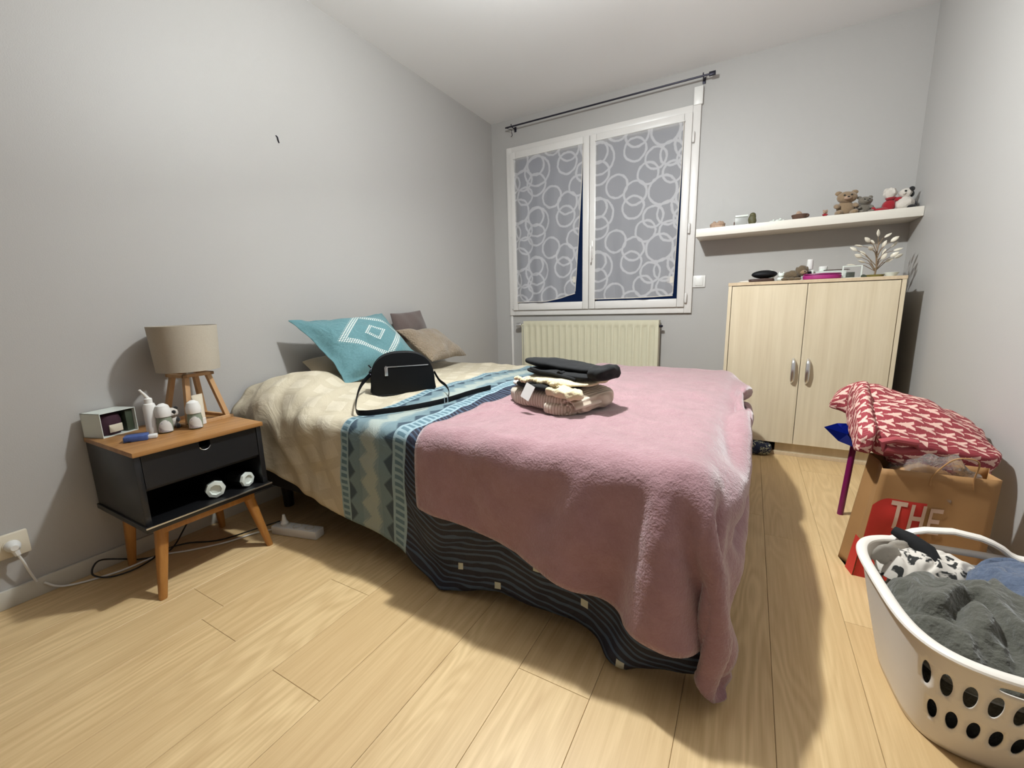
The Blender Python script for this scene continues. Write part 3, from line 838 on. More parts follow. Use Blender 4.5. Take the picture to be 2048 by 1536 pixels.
# drawer front with a notch for a handle
ny, nzr = .018, .018
poly = [(-hy+.024, .384), (hy-.024, .384), (hy-.024, .497), (ny+.002, .497), (ny+.002, .480)]
poly += [(.002+ny*math.cos(a), .480-nzr*math.sin(a)) for a in [PI*k/10 for k in range(1, 10)]]
poly += [(-ny+.002, .480), (-ny+.002, .497), (-hy+.024, .497)]
MF = Matrix(((0, 0, 1, 0), (1, 0, 0, 0), (0, 1, 0, 0), (0, 0, 0, 1)))
dr = MB().prism(poly, x1-.030, x1-.014, MF).build('drawer', M['black'], t, None)
MB().tube([(x1-.014, .002+ny*math.cos(a), .480-nzr*math.sin(a)) for a in [PI*k/10 for k in range(1, 10)]], .0012, 6).build('notch_edge', M['metal'], dr)
MB().box(.012, x1-.031, -hy+.026, hy-.026, .386, .470).build('drawer_box', M['blackin'], dr, None)
MB().box(.03, x1-.035, -hy+.05, hy-.05, .208, .244, .002).build('leg_rail', M['oakleg'], t)
def leg(bx, by, tx, ty, tz=.244, r0=.0115, r1=.019):
    mb = MB(); n = 16
    ring = lambda cx, cy, z, r: [Vector((cx+r*math.copysign(abs(math.cos(a))**.7, math.cos(a)), cy+r*math.copysign(abs(math.sin(a))**.7, math.sin(a)), z)) for a in [2*PI*k/n for k in range(n)]]
    mb.loft([ring(bx, by, 0, r0*.9), ring(bx, by, .003, r0), ring(tx, ty, tz-.03, r1), ring(tx, ty, tz, r1)])
    mb.build('leg', M['oakleg'], t)
leg(.395, -.195, .345, -.150); leg(.395, .150+.02, .345, .150-.01); leg(.055, -.160, .07, -.145); leg(.055, .160, .07, .145)
NT = .515
# --- lamp
t = thing('table_lamp', 'table lamp with linen drum shade and wooden frame base', 'lamp', (.140, .815, NT), .12)
prof = [(.101, .208), (.1035, .208), (.1125, .382), (.110, .382)]
bmx = MB(); n = 48
rings = [[Vector((r*math.cos(2*PI*i/n), r*math.sin(2*PI*i/n), z)) for i in range(n)] for r, z in prof+[prof[0]]]
bmx.loft(rings, cap=False); bmx.build('lamp_shade', M['shade'], t)
for x, y in ((1, 1), (1, -1), (-1, 1), (-1, -1)):
    a = Vector((x*.072, y*.072, .012)); b = Vector((x*.040, y*.040, .192))
    d = (b-a); mb = MB()
    q = .0085
    mb.loft([[p+Vector((sx*q, sy*q, 0)) for sx, sy in ((1, 1), (-1, 1), (-1, -1), (1, -1))] for p in (a, b)])
    mb.build('leg', M['lampwood'], t, None)
for z, r, q in ((.006, .082, .007), (.190, .050, .007)):
    mb = MB()
    for (ax, ay, bx, by) in ((-r, -r, r, -r), (r, -r, r, r), (r, r, -r, r), (-r, r, -r, -r)):
        mb.box(min(ax, bx)-q, max(ax, bx)+q, min(ay, by)-q, max(ay, by)+q, z-.006, z+.006, .001)
    mb.build('base_frame' if z < .1 else 'top_frame', M['lampwood'], t, None)
MB().lathe([(.012, .188), (.012, .225), (.015, .23), (.015, .255), (.006, .258)], 14).build('lamp_holder', M['white'], t)
MB().lathe([(.008, .25), (.022, .28), (.028, .305), (.022, .328), (.004, .338)], 16).build('light_bulb', M['white'], t)
MB().box(-.048, .048, -.004, .004, .187, .195).box(-.102, .102, -.0015, .0015, .222, .225).box(-.0015, .0015, -.102, .102, .222, .225).build('cross_bar', M['metal'], t, None)
# --- things on the nightstand
M['glossw'] = simple('glossy_white_card', (228, 234, 226), .3, .01)
M['plum'] = simple('plum_velvet', (60, 28, 44), .8, .15, 60)
M['olive'] = simple('dark_olive_card', (62, 72, 56), .5, .15, 30)
t = thing('gift_box', 'white open-fronted gift box holding a plum pot, left end of nightstand', 'box', (.055, .575, NT), math.radians(17))
mb = MB().box(-.045, .045, -.058, -.056, 0, .088).box(-.045, .045, .056, .058, 0, .088).box(-.045, .045, -.058, .058, .086, .088).box(-.045, .045, -.058, .058, 0, .002).box(-.045, -.043, -.058, .058, 0, .088)
mb.build('box_shell', M['glossw'], t, None)
MB().lathe([(.036, .003), (.040, .02), (.042, .05), (.038, .072), (.02, .080), (.002, .081)], 22, Matrix.Translation((-.002, -.012, 0))).build('plum_pot', M['plum'], t)
MB().box(-.04, .034, .030, .054, .003, .080, .002).build('inner_card', M['olive'], t)
MB().box(.036, .040, -.03, .012, .012, .040, .001).build('pale_card', M['cream'], t)
t = thing('nasal_spray', 'tall white spray bottle with angled nozzle beside gift box', 'bottle', (.205, .645, NT))
MB().lathe([(.017, 0), (.0195, .003), (.0195, .098), (.016, .110), (.009, .115)], 22).build('bottle_body', M['white'], t)
MB().lathe([(.012, .113), (.012, .129), (.008, .132)], 18).tube([(0, 0, .129), (.0, -.007, .144), (.0, -.020, .165)], [.007, .005, .0035], 10).build('spray_nozzle', M['white'], t)
M['rollgreen'] = simple('pale_green_gel', (140, 150, 132), .2, .04)
def f_lab():
    x, y, z = coords(); n = tex(vec(x, y, z), 70, 2)
    return {'col': mixc(((n-.55)*15.0).cl()*.6, srgb((226, 224, 220)), srgb((128, 118, 142)))}
M['lab'] = mat('printed_label', rough=.5, fn=f_lab)
def rollon(x, y, rz, label):
    t = thing('deodorant_bottle', label, 'bottle', (x, y, NT), rz, 'roll-on deodorants on the nightstand')
    MB().lathe([(.014, 0), (.0185, .003), (.0195, .030), (.0165, .050)], 22).build('bottle_body', M['rollgreen'], t)
    MB().lathe([(.0195, .048), (.0200, .052), (.0195, .066), (.015, .080), (.006, .086), (.0005, .087)], 22).build('cap', M['white'], t)
    mb = MB(); k = 12; rows = []
    for j in range(7):
        z = .004+.036*j/6; hw = 1.0*math.sqrt(max(.02, 1-(j/6)**2)); rr = .0192+.0009*min(1, j/4.5) if j < 5 else .0190-.0012*(j-4)*.4+.0006
        rows.append([Vector((rr*1.02*math.cos(-.55+hw*(2*i/k-1)), rr*1.02*math.sin(-.55+hw*(2*i/k-1)), z)) for i in range(k+1)])
    mb.loft(rows, cap=False, closed=False).build('label', M['lab'], t)
    for ch in t.children: ch.scale = (1.22, 1.22, 1.25)
rollon(.232, .672, .2, 'roll-on deodorant with white dome cap next to the spray bottle')
rollon(.276, .750, .1, 'roll-on deodorant with white dome cap in front of cream tube')
t = thing('cream_tube', 'pale cream tube standing on its cap in front of lamp', 'tube', (.225, .790, NT), .3)
MB().lathe([(.016, 0), (.0175, .002), (.0175, .024), (.016, .026)], 20, sy=1).build('cap', M['white'], t)
rings = [[Vector((a*math.cos(2*PI*i/20), b*math.sin(2*PI*i/20), z)) for i in range(20)] for z, a, b in ((.025, .0165, .0165), (.045, .015, .018), (.09, .008, .021), (.112, .002, .023), (.118, .002, .023))]
MB().loft([[Vector((p.x, p.y, p.z)) for p in r] for r in rings]).build('tube_body', M['cream'], t)
M['bluecard'] = simple('blue_white_pack', (70, 92, 150), .4, .35, 60)
t = thing('medicine_box', 'small blue and white packet on the front edge of nightstand', 'packet', (.262, .590, NT), math.radians(62))
MB().box(-.046, .018, -.022, .022, 0, .020, .003).build('blue_pack', M['bluecard'], t)
MB().box(.016, .042, -.012, .014, .001, .014, .003).build('white_end', M['white'], t)
MB().tube([(-.035+.01*math.sin(k), -.024+.004*math.cos(k*2), .003) for k in range(8)], .0015, 6).build('dark_cord', M['darkmetal'], t)
M['plushw'] = cloth_m('white_plush', (214, 206, 196), 160, .8, .08, bd=.003)
M['plushb'] = cloth_m('black_plush', (24, 23, 24), 160, .8, bd=.003)
def plush(name, label, loc, rz, s, mb_, mh, ml, me_, mm=None, pose='sit', group=None, mir=None, face=True, arms=None):
    """generic sitting soft toy, s = total height; faces -y locally"""
    t = thing(name, label, 'soft toy', loc, rz, group); k = s
    MB().ell((0, 0, .30*k), (.23*k, .19*k, .30*k), 16, nz=.05*k, f=8/k*.3).build('body', mb_, t)
    h = MB().ell((0, -.05*k, .72*k), (.25*k, .22*k, .23*k), 16, nz=.04*k, f=8/k*.3).build('head', mh, t)
    for sx in (-1, 1):
        MB().ell((sx*.19*k, -.02*k, .90*k), (.09*k, .05*k, .09*k), 10).build('ear', me_, t)
        MB().ell((sx*.22*k, -.13*k, .38*k), (.08*k, .16*k, .085*k), 10, M=Matrix.Rotation(.5, 4, 'X')).build('arm', arms or ml, t)
        MB().ell((sx*.18*k, -.24*k, .105*k), (.10*k, .21*k, .105*k), 10).build('leg', ml, t)
        if face: MB().ell((sx*.085*k, -.255*k, .775*k), .028*k, 8).build('eye', M['plushb'], h)
    MB().ell((0, -.25*k, .66*k), (.10*k, .09*k, .08*k), 10).build('muzzle', mm or mh, t)
    MB().ell((0, -.34*k, .69*k), (.035*k, .025*k, .025*k), 8).build('nose', M['plushb'], t)
    return t
t = plush('panda_toy', 'little black and white panda toy between the deodorants', (.178, .716, NT), math.radians(70), .082, M['plushw'], M['plushw'], M['plushb'], M['plushb'])
for sx in (-1, 1): MB().ell((sx*.0086, -.0200, .063), (.0066, .0045, .0072), 8).build('eye_patch', M['plushb'], t)
# --- lying bottles on the open shelf
def lying(x, y, rz, ln, r, label, m1):
    t = thing('clear_bottle', label, 'bottle', (x, y, .262+r), rz, 'clear bottles in the nightstand shelf')
    RY = Matrix.Rotation(PI/2, 4, 'Y')
    MB().lathe([(r*.55, -ln*.5), (r*.9, -ln*.42), (r, -ln*.3), (r, ln*.35), (r*.92, ln*.42)], 8, RY).build('bottle_body', m1, t, .3)
    MB().lathe([(r*.96, ln*.36), (r*1.0, ln*.40), (r*.94, ln*.5), (r*.60, ln*.52), (r*.50, ln*.46)], 8, RY).build('faceted_base', M['glossw'], t, .3)
    MB().lathe([(r*.5, -ln*.5), (r*.5, -ln*.62), (r*.4, -ln*.63)], 14, RY).build('cap', M['darkmetal'], t)
M['smoke'] = simple('smoked_plastic', (30, 30, 30), .15, .1)
lying(.325, .755, -.35, .13, .033, 'clear bottle lying on its side near middle of nightstand shelf', M['smoke'])
lying(.345, .838, .25, .09, .030, 'shorter clear bottle lying at right end of nightstand shelf', M['smoke'])
# --- cables and power strip
t = thing('power_strip', 'white three-socket power strip on the floor under the bed', 'power strip', (.448, .985, 0), math.radians(14))
MB().box(-.115, .115, -.026, .026, .0, .038, .006).build('strip_body', M['white'], t)
for k in range(3):
    MB().lathe([(.019, .0375), (.019, .0395), (.016, .0395), (.015, .0345)], 18, Matrix.Translation((-.06+k*.062, 0, 0))).build('socket', M['cream'], t)
t2 = thing('plug_in_strip', 'white plug standing in the power strip', 'plug', (.385, .970, .0345), .2)
MB().lathe([(.014, 0), (.016, .012), (.010, .022), (.005, .05)], 14).build('plug_body', M['white'], t2)
t2 = thing('power_plug', 'white plug in wall outlet with its cable hanging down', 'plug', (.016, .288, .208))
MB().lathe([(.019, -.003), (.019, .010), (.015, .028), (.009, .034)], 18, Matrix.Rotation(PI/2, 4, 'Y')).tube([(.022, .0, -.004), (.026, .004, -.03)], [.011, .007], 10).build('plug_body', M['white'], t2)
cable('cord', [(.026, .004, -.028), (.024, .012, -.06), (.012, .022, -.11), (.004, .032, -.15)], .0035, M['white'], parent=t2)
cable('extension_cable', [(.02, .335, .045), (.035, .38, .008), (.09, .50, .005), (.10, .62, .005), (.17, .70, .005), (.24, .80, .005), (.28, .90, .006), (.335, .955, .012)], .0035, M['white'], 'white extension cable running along floor behind nightstand legs', 'cable')
cable('lamp_cable', [(.03, .86, .50), (.012, .88, .40), (.02, .86, .20), (.06, .74, .06), (.10, .66, .006), (.07, .58, .006), (.05, .53, .03), (.045, .47, .055), (.075, .44, .03), (.10, .47, .006), (.13, .53, .006), (.11, .60, .006), (.08, .64, .01), (.10, .72, .006), (.2, .8, .006), (.30, .92, .03), (.36, .965, .05)], .003, M['blackin'], 'thin black lamp cable looped on floor behind nightstand', 'cable')

# ================================================================== CABINET
cx0, cx1, cy, ct = 1.952, 2.765, 2.913, 1.045
t = thing('cabinet', 'pale wood two-door cabinet below the white shelf', 'cabinet', (cx0, cy, 0))
CW = cx1-cx0; D = .48
mb = MB().box(0, .018, .018, D, 0, ct-.018, .001).box(CW-.018, CW, .018, D, 0, ct-.018, .001).box(.018, CW-.018, .02, D, .085, .103).box(.018, CW-.018, D-.01, D, .103, ct-.018)
mb.box(0, .018, 0, .018, .085, ct-.018, .001).box(CW-.018, CW, 0, .018, .085, ct-.018, .001)
mb.build('carcass', M['cab'], t, None)
MB().box(-.002, CW+.002, -.002, D, ct-.018, ct, .001).build('top_panel', M['cabedge'], t, None)
MB().box(.31, CW-.02, .045, .060, .0, .085, .001).build('plinth', M['cab'], t, None)
MB().box(.20, .31, .035, .050, .0, .022, .001).box(.31, CW-.02, .034, .045, .0, .018, .001).build('plinth_strip', M['cabedge'], t, None)
mid = .3965
for k, (a, b) in enumerate(((.021, mid-.0015), (mid+.0015, CW-.021))):
    d = MB().box(a, b, .001, .018, .086, ct-.022, .001).build('door', M['cab'], t, None)
    hx = mid-.035 if k == 0 else mid+.035
    pts = [(hx, .0-.002, .60), (hx, -.020, .585), (hx, -.028, .53), (hx, -.020, .475), (hx, -.002, .458)]
    out = []
    for i in range(len(pts)-1):
        for q in range(5): out.append(Vector(pts[i]).lerp(Vector(pts[i+1]), q/5))
    out.append(Vector(pts[-1]))
    MB().tube(out, [.006+.006*math.sin(PI*i/(len(out)-1)) for i in range(len(out))], 12).build('handle', M['metal'], d)
tag(slab('printed_cloth_bundle', .135, .10, .082, M['paisley'], None, (2.180, 2.925, 0), 0, 41, .012, e=.7, n=(14, 14, 8)), 'navy printed cloth bundle stuffed under the cabinet', 'cloth')
# --- things on the cabinet
Z = ct
M['browncl'] = simple('brown_leather', (64, 42, 34), .5, .2, 30)
M['plushbr'] = cloth_m('brown_plush', (96, 80, 58), 160, .8, .15, bd=.003)
M['plushtan'] = cloth_m('tan_plush', (146, 122, 94), 160, .8, .15, bd=.003)
M['plushgrey'] = cloth_m('grey_plush', (118, 110, 98), 160, .8, .15, bd=.003)
M['plushred'] = cloth_m('red_plush', (158, 18, 34), 160, .8, .1, bd=.003)
M['magbox'] = simple('magenta_fabric_lid', (158, 28, 110), .6, .06)
M['goldd'] = simple('olive_gold_dish', (120, 110, 52), .4, .1)
M['leafw'] = simple('white_leaf_enamel', (226, 218, 200), .4, .04)
M['branch'] = simple('bronze_branch', (132, 108, 80), .4, .08)
slab_t = tag(slab('folded_tissue', .075, .06, .012, M['sock'], None, (2.035, 3.02, Z), .2, 3, .004, e=.7, n=(8, 8, 5)), 'folded white tissue at the left end of cabinet top', 'tissue')
tag(slab('brown_wallet', .135, .085, .022, M['browncl'], None, (2.120, 3.02, Z), .05, 5, .002, e=.4, n=(10, 10, 5)), 'dark brown wallet lying under the black oval case', 'wallet')
t = thing('glasses_case', 'black oval case on top of brown wallet', 'case', (2.135, 3.02, Z+.022), .08)
MB().ell((0, 0, .024), (.068, .036, .024), 20).build('case_shell', M['leather'], t)
MB().tube([(.0685*math.cos(a), .0365*math.sin(a), .022) for a in [2*PI*k/40 for k in range(40)]], .0012, 6, closed=True).build('zipper', M['darkmetal'], t)
tag(MB().ell((0, 0, .031), (.026, .026, .031), 14).build('white_ball', M['glossw']), 'white ball standing behind the black oval case', 'ball').location = (2.17, 3.13, Z+.015)
tag(MB().lathe([(.020, 0), (.026, .003), (.026, .012), (.02, .016)], 20).build('ball_stand', M['glossw']), 'white round stand carrying the white ball', 'stand').location = (2.17, 3.13, Z)
t = thing('white_cat_figure', 'small white cat-like figurine right of the black case', 'figurine', (2.225, 3.03, Z), .3)
MB().ell((0, 0, .014), (.026, .018, .014), 12).build('body', M['glossw'], t)
h = MB().ell((-.004, -.004, .036), (.018, .016, .014), 12).build('head', M['glossw'], t)
for sx in (-1, 1): MB().lathe([(.006, 0), (.0005, .014)], 8, Matrix.Translation((-.004+sx*.011, -.004, .044))).build('ear', M['glossw'], h)
t = thing('lying_dog_toy', 'brown plush dog lying on cabinet before the white bottle', 'soft toy', (2.285, 3.00, Z), 0)
MB().ell((-.01, .02, .030), (.045, .030, .030), 14, nz=.006, f=60).build('body', M['plushbr'], t)
h = MB().ell((.035, .0, .055), (.028, .026, .030), 14, nz=.004, f=60).build('head', M['plushbr'], t)
MB().ell((.042, -.018, .045), (.018, .014, .013), 10).build('muzzle', M['plushtan'], t)
MB().ell((.047, -.030, .048), .004, 8).build('nose', M['plushb'], t)
for sx in (-1, 1): MB().ell((.035+sx*.024, .002, .058), (.008, .012, .020), 8).build('ear', M['plushbr'], h)
for k in range(3): MB().ell((-.045+k*.03, -.020, .010), (.020, .012, .010), 8).build('leg', M['plushbr'], t)
t = thing('lotion_bottle', 'small white bottle with tall white cap on cabinet', 'bottle', (2.360, 3.045, Z))
MB().box(-.019, .019, -.012, .012, 0, .060, .004).build('bottle_body', M['glossw'], t)
MB().lathe([(.016, .062), (.017, .064), (.015, .116), (.013, .118)], 20).lathe([(.009, .058), (.009, .064)], 16).build('cap', M['white'], t)
MB().box(-.009, .009, -.0128, -.0120, .030, .050).build('dark_label', M['darkmetal'], t)
t = thing('magenta_box', 'flat magenta oval box on the cabinet top', 'box', (2.415, 2.985, Z))
MB().lathe([(.080, 0), (.088, .004), (.090, .020), (.086, .024)], 32, sy=.55).build('box_base', M['magbox'], t)
MB().lathe([(.086, .026), (.090, .027), (.086, .033), (.04, .035), (.001, .035)], 32, sy=.55).build('lid', M['magenta'], t)
t = thing('white_case', 'low white box behind the magenta box', 'box', (2.46, 3.10, Z))
MB().box(-.075, .075, -.035, .035, 0, .045, .003).build('case_body', M['glossw'], t)
MB().box(-.076, .076, -.036, .036, .045, .050, .002).build('lid', M['glossw'], t)
t = thing('cream_jar', 'small white jar on the low white box', 'jar', (2.430, 3.095, Z+.050))
MB().lathe([(.018, 0), (.021, .003), (.021, .014)], 20).build('jar_body', M['glossw'], t)
MB().lathe([(.022, .014), (.022, .026), (.019, .028)], 20).build('lid', M['white'], t)
tag(MB().tube([(-.06, 0, 0), (.05, 0, .0), (.062, 0, 0)], [.003, .003, .001], 8).build('dark_pen', M['browncl']), 'thin dark pen lying on the low white box', 'pen').location = (2.49, 3.075, Z+.0535)
t = thing('glass_frame', 'small clear frame with pale edge left of jewellery tree', 'frame', (2.555, 3.03, Z), .1)
frame(-.045, .045, 0, .070, .006, -.004, .004, .001).build('frame_edge', M['glossw'], t, None)
MB().box(-.039, .039, -.001, .001, .006, .064).build('pane', M['glass'], t, None)
MB().box(-.02, .015, .004, .03, 0, .035, .002).build('green_prop', M['olive'], t)
t = thing('jewellery_tree', 'bronze jewellery tree with white enamel leaves on cabinet', 'jewellery stand', (2.660, 3.06, Z))
MB().lathe([(.030, 0), (.038, .003), (.043, .014), (.041, .016), (.034, .006), (.001, .005)], 28, sy=.8).build('dish', M['goldd'], t)
br = []
random.seed(21)
tips = [(-.095, .02, .075), (-.075, -.02, .115), (-.095, .0, .155), (-.070, .02, .175), (-.045, -.02, .195), (-.005, .0, .225), (.030, .01, .215), (.055, -.01, .190), (.065, .02, .165),
        (.075, 0, .14), (.06, -.02, .11), (-.05, .03, .13), (-.03, -.03, .15), (.015, -.03, .165), (.03, .03, .13), (.045, .0, .085), (.02, -.025, .10), (-.06, -.03, .085), (-.015, .03, .19), (.085, .015, .105)]
MB().tube([(0, 0, .005), (.004, 0, .06), (-.003, 0, .12), (.003, 0, .19)], [.0045, .004, .0035, .002], 8).build('trunk', M['branch'], t)
for i, tp in enumerate(tips):
    z0 = max(.035, tp[2]-.05-.02*(i % 3)); z0 = min(z0, .175)
    a = Vector((0, 0, z0)); b = Vector(tp); m_ = a.lerp(b, .5)+Vector((0, 0, .014))
    MB().tube([a, m_, b], [.0022, .0017, .0012], 6).build('branch', M['branch'], t)
    d = (b-m_).normalized(); rot = d.to_track_quat('Z', 'Y').to_matrix().to_4x4()
    mb = MB(); pf = [(.0005, 0), (.008, .008), (.0115, .019), (.008, .032), (.0005, .042)]
    mb.lathe(pf, 10, Matrix.Translation(b-d*.01) @ rot @ Matrix.Rotation(i*1.1, 4, 'Z'), sy=.5)
    mb.build('leaf', M['leafw'], t)
tag(MB().lathe([(.018, 0), (.020, .003), (.033, .022), (.031, .023), (.018, .005), (.001, .004)], 26).build('small_white_bowl', M['glossw']), 'small white bowl at right end of cabinet top', 'bowl').location = (2.722, 3.02, Z)
t = thing('green_stone', 'tiny dark green stone beside the jewellery tree dish', 'stone', (2.605, 3.01, Z))
MB().ell((0, 0, .009), (.013, .010, .0095), 10, nz=.004, f=90).build('stone_body', M['olive'], t)

# ================================================================== WALL SHELF
t = thing('wall_shelf', 'long white floating shelf above the cabinet', 'shelf', (1.721, L, 1.367))
MB().box(0, W-1.721-.001, -.23, 0, 0, .051, .002).build('shelf_board', M['shelf'], t)
Z = 1.418
M['shell'] = simple('pinkish_straw', (176, 148, 126), .8, .2, 60, .4)
M['moss'] = simple('mottled_green_brown', (84, 80, 48), .6, .5, 90)
M['clay'] = simple('brown_clay', (92, 66, 52), .7, .2, 60)
M['greycard'] = simple('grey_photo_print', (166, 166, 162), .4, .04)
t = thing('round_straw_box', 'round straw-coloured lidded box at left end of shelf', 'box', (1.845, 3.27, Z))
MB().lathe([(.042, 0), (.046, .004), (.045, .022)], 24).build('box_base', M['shell'], t)
MB().lathe([(.047, .022), (.047, .030), (.040, .036), (.001, .038)], 24).build('lid', M['shell'], t)
mb = MB()
for k in range(5): mb.ell((.026*math.cos(k*1.3), .026*math.sin(k*1.3), .040), (.010, .008, .007), 8)
mb.build('shell_decoration', M['shell'], t)
t = thing('photo_block', 'small grey photo frame with white top on the shelf', 'photo frame', (1.985, 3.27, Z), .05)
MB().box(-.038, .036, -.006, .006, 0, .058, .002).build('photo_panel', M['greycard'], t)
MB().box(-.036, .038, -.012, .012, .058, .070, .002).build('top_edge', M['glossw'], t)
MB().box(-.044, -.038, -.010, .010, 0, .030, .001).build('side_clip', M['clay'], t)
t = thing('mossy_figurine', 'mottled green and brown owl-like figurine beside photo frame', 'figurine', (2.048, 3.265, Z))
MB().ell((0, 0, .034), (.024, .020, .036), 16, nz=.006, f=50).build('body', M['moss'], t)
MB().ell((0, -.002, .062), (.018, .016, .016), 12).build('head', M['moss'], t)
for i, (x, s) in enumerate(((2.155, .016), (2.190, .019), (2.212, .013))):
    t = thing('white_animal', ['tiny white animal figurine, left of three on the shelf', 'tiny white animal figurine, middle of three on the shelf', 'tiny white animal figurine, right of three on the shelf'][i], 'figurine', (x, 3.27, Z), .4*i, 'tiny white figurines')
    MB().ell((0, 0, s*.55), (s*.9, s*.5, s*.5), 10).build('body', M['glossw'], t)
    MB().ell((s*.7, 0, s*1.1), s*.38, 8).build('head', M['glossw'], t)
t = thing('clay_bowl', 'brown clay bowl with tan ornament on the shelf', 'bowl', (2.303, 3.27, Z))
MB().lathe([(.026, 0), (.034, .006), (.042, .026), (.044, .034), (.040, .034), (.034, .014), (.001, .010)], 26).build('bowl_body', M['clay'], t)
MB().ell((-.004, 0, .038), (.018, .014, .018), 10, nz=.005, f=60).build('ornament', M['shell'], t)
MB().ell((.036, -.012, .024), (.014, .012, .012), 10).build('round_knob', M['clay'], t)
plush('small_red_bear', 'tiny bear in red standing left of the big teddy', (2.430, 3.27, Z), 0, .048, M['plushred'], M['shell'], M['plushred'], M['shell'])
_a = plush('teddy_bear', 'tan teddy bear sitting on the shelf', (2.525, 3.28, Z), .1, .145, M['plushtan'], M['plushtan'], M['plushtan'], M['plushtan'], M['shell'])
_b = plush('grey_bear', 'smaller grey bear leaning right of the tan teddy', (2.615, 3.29, Z), .25, .105, M['plushgrey'], M['plushgrey'], M['plushgrey'], M['plushgrey'])
_a.scale = (1.4, 1.1, 1.0); _b.scale = (1.35, 1.1, 1.0)
t = thing('white_red_toy', 'white plush in red suit with red legs stretched on shelf', 'soft toy', (2.735, 3.28, Z), 0)
MB().ell((-.005, .005, .035), (.032, .028, .035), 14, nz=.006, f=60).build('body', M['plushred'], t)
h = MB().ell((-.008, -.005, .098), (.030, .026, .028), 14, nz=.010, f=70).build('head', M['plushw'], t)
MB().ell((-.022, .0, .112), (.018, .016, .016), 10, nz=.006, f=80).build('hair_tuft', M['plushw'], h)
MB().lathe([(.020, 0), (.026, .008), (.020, .014)], 14, Matrix.Translation((-.004, -.002, .064))).build('red_scarf', M['plushred'], t)
for k, (x, y) in enumerate(((-.045, -.01), (-.040, .022))):
    MB().ell((x, y, .012), (.042, .014, .012), 10).build('leg', M['plushred'], t)
MB().ell((-.078, -.010, .018), (.012, .012, .016), 10).build('foot', M['plushred'], t)
MB().ell((.028, -.012, .062), (.020, .010, .012), 10).build('arm', M['plushred'], t)
t = thing('spotted_dog_toy', 'black and white plush dog at right end of shelf', 'soft toy', (2.800, 3.28, Z), 0)
MB().ell((-.008, -.01, .036), (.042, .034, .035), 14, nz=.006, f=60).build('body', M['plushw'], t)
MB().ell((.030, .010, .026), (.022, .028, .026), 12).build('black_back', M['plushb'], t)
h = MB().ell((-.006, -.004, .092), (.030, .026, .024), 14, nz=.006, f=60).build('head', M['plushw'], t)
MB().ell((-.018, -.026, .088), (.010, .008, .008), 8).build('muzzle', M['plushw'], h)
MB().ell((-.014, -.028, .098), (.006, .004, .006), 8).build('eye_patch', M['plushb'], h)
MB().ell((.014, -.016, .108), (.014, .012, .014), 8).build('ear', M['plushb'], h)
MB().ell((.022, .002, .084), (.010, .014, .016), 8).build('ear', M['plushb'], h)
MB().ell((.018, -.026, .012), (.024, .016, .012), 8).build('leg', M['plushb'], t)

# ================================================================== STOOL, QUILT, FOIL
t = thing('magenta_stool', 'stool with magenta tube legs hidden under the red quilt', 'stool', (2.65, 2.06, 0))
for x, y in ((-.168, .14), (.16, .14), (.16, -.10), (-.10, -.10)):
    MB().tube([(x, y, 0), (x*1.0+.02*(1 if x < 0 else -1), y*.96, .385)], .0115, 14).build('leg', M['magenta'], t)
M['greyfl'] = simple('grey_flowered_cover', (138, 138, 140), .8, .4, 50)
MB().lathe([(.16, .385), (.185, .390), (.185, .408), (.16, .412)], 32, sy=.85).build('seat', M['magenta'], t)
def hexa(name, cs, m, label, cat, n=26, wr=.012, e=.30, seed=0, uvs=(1, 1), parent=None, loc=None):
    """soft block from 8 corners: bottom bl br tr tl, top bl br tr tl"""
    C = [Vector(c) for c in cs]; org = sum(C[:4], Vector())/4
    bm = bmesh.new(); bmesh.ops.create_cube(bm, size=2)
    bmesh.ops.subdivide_edges(bm, edges=bm.edges[:], cuts=n, use_grid_fill=True)
    uvl = bm.loops.layers.uv.new('UVMap'); bm.verts.ensure_lookup_table(); U = {}
    for v in bm.verts:
        c = v.co.copy(); m_ = max(map(abs, c)); l = (abs(c.x)**(2/e)+abs(c.y)**(2/e)+abs(c.z)**(2/e))**(e/2)
        q = c*(m_/l); a, b, g = (q.x+1)/2, (q.y+1)/2, (q.z+1)/2
        U[v.index] = c.copy()
        lo = C[0]*(1-a)*(1-b)+C[1]*a*(1-b)+C[2]*a*b+C[3]*(1-a)*b
        hi = C[4]*(1-a)*(1-b)+C[5]*a*(1-b)+C[6]*a*b+C[7]*(1-a)*b
        p = lo*(1-g)+hi*g
        bulge = max(0, q.z)*.03*(1-q.x*q.x)*(1-q.y*q.y)
        p += Vector((q.x*.5, q.y*.5, q.z)).normalized()*(wr*(nz(p, 9, seed)+.6*nz(p, 22, seed)))+Vector((0, 0, bulge))
        v.co = p-org
    for f in bm.faces:
        n_ = f.normal
        cc = sum((U[v.index] for v in f.verts), Vector())/len(f.verts)
        k = max(range(3), key=lambda i: abs(cc[i]))
        for lp in f.loops:
            c = U[lp.vert.index]
            if k == 2: uv = (c.x*uvs[0]/2, c.y*uvs[1]/2)
            elif k == 1: uv = (c.x*uvs[0]/2, c.z*.07)
            else: uv = (c.z*.07, c.y*uvs[1]/2)
            lp[uvl].uv = uv
    me = bpy.data.meshes.new(name); bm.to_mesh(me); bm.free()
    o = link(name, me, m, parent, True); o.location = org if loc is None else loc
    return tag(o, label, cat) if label else o
QO = Vector((2.63, 1.95, .42))
tq = thing('folded_quilt', 'red quilt with pale tower print folded on the stool', 'quilt', QO)
def Q(*p): return Vector(p)-QO
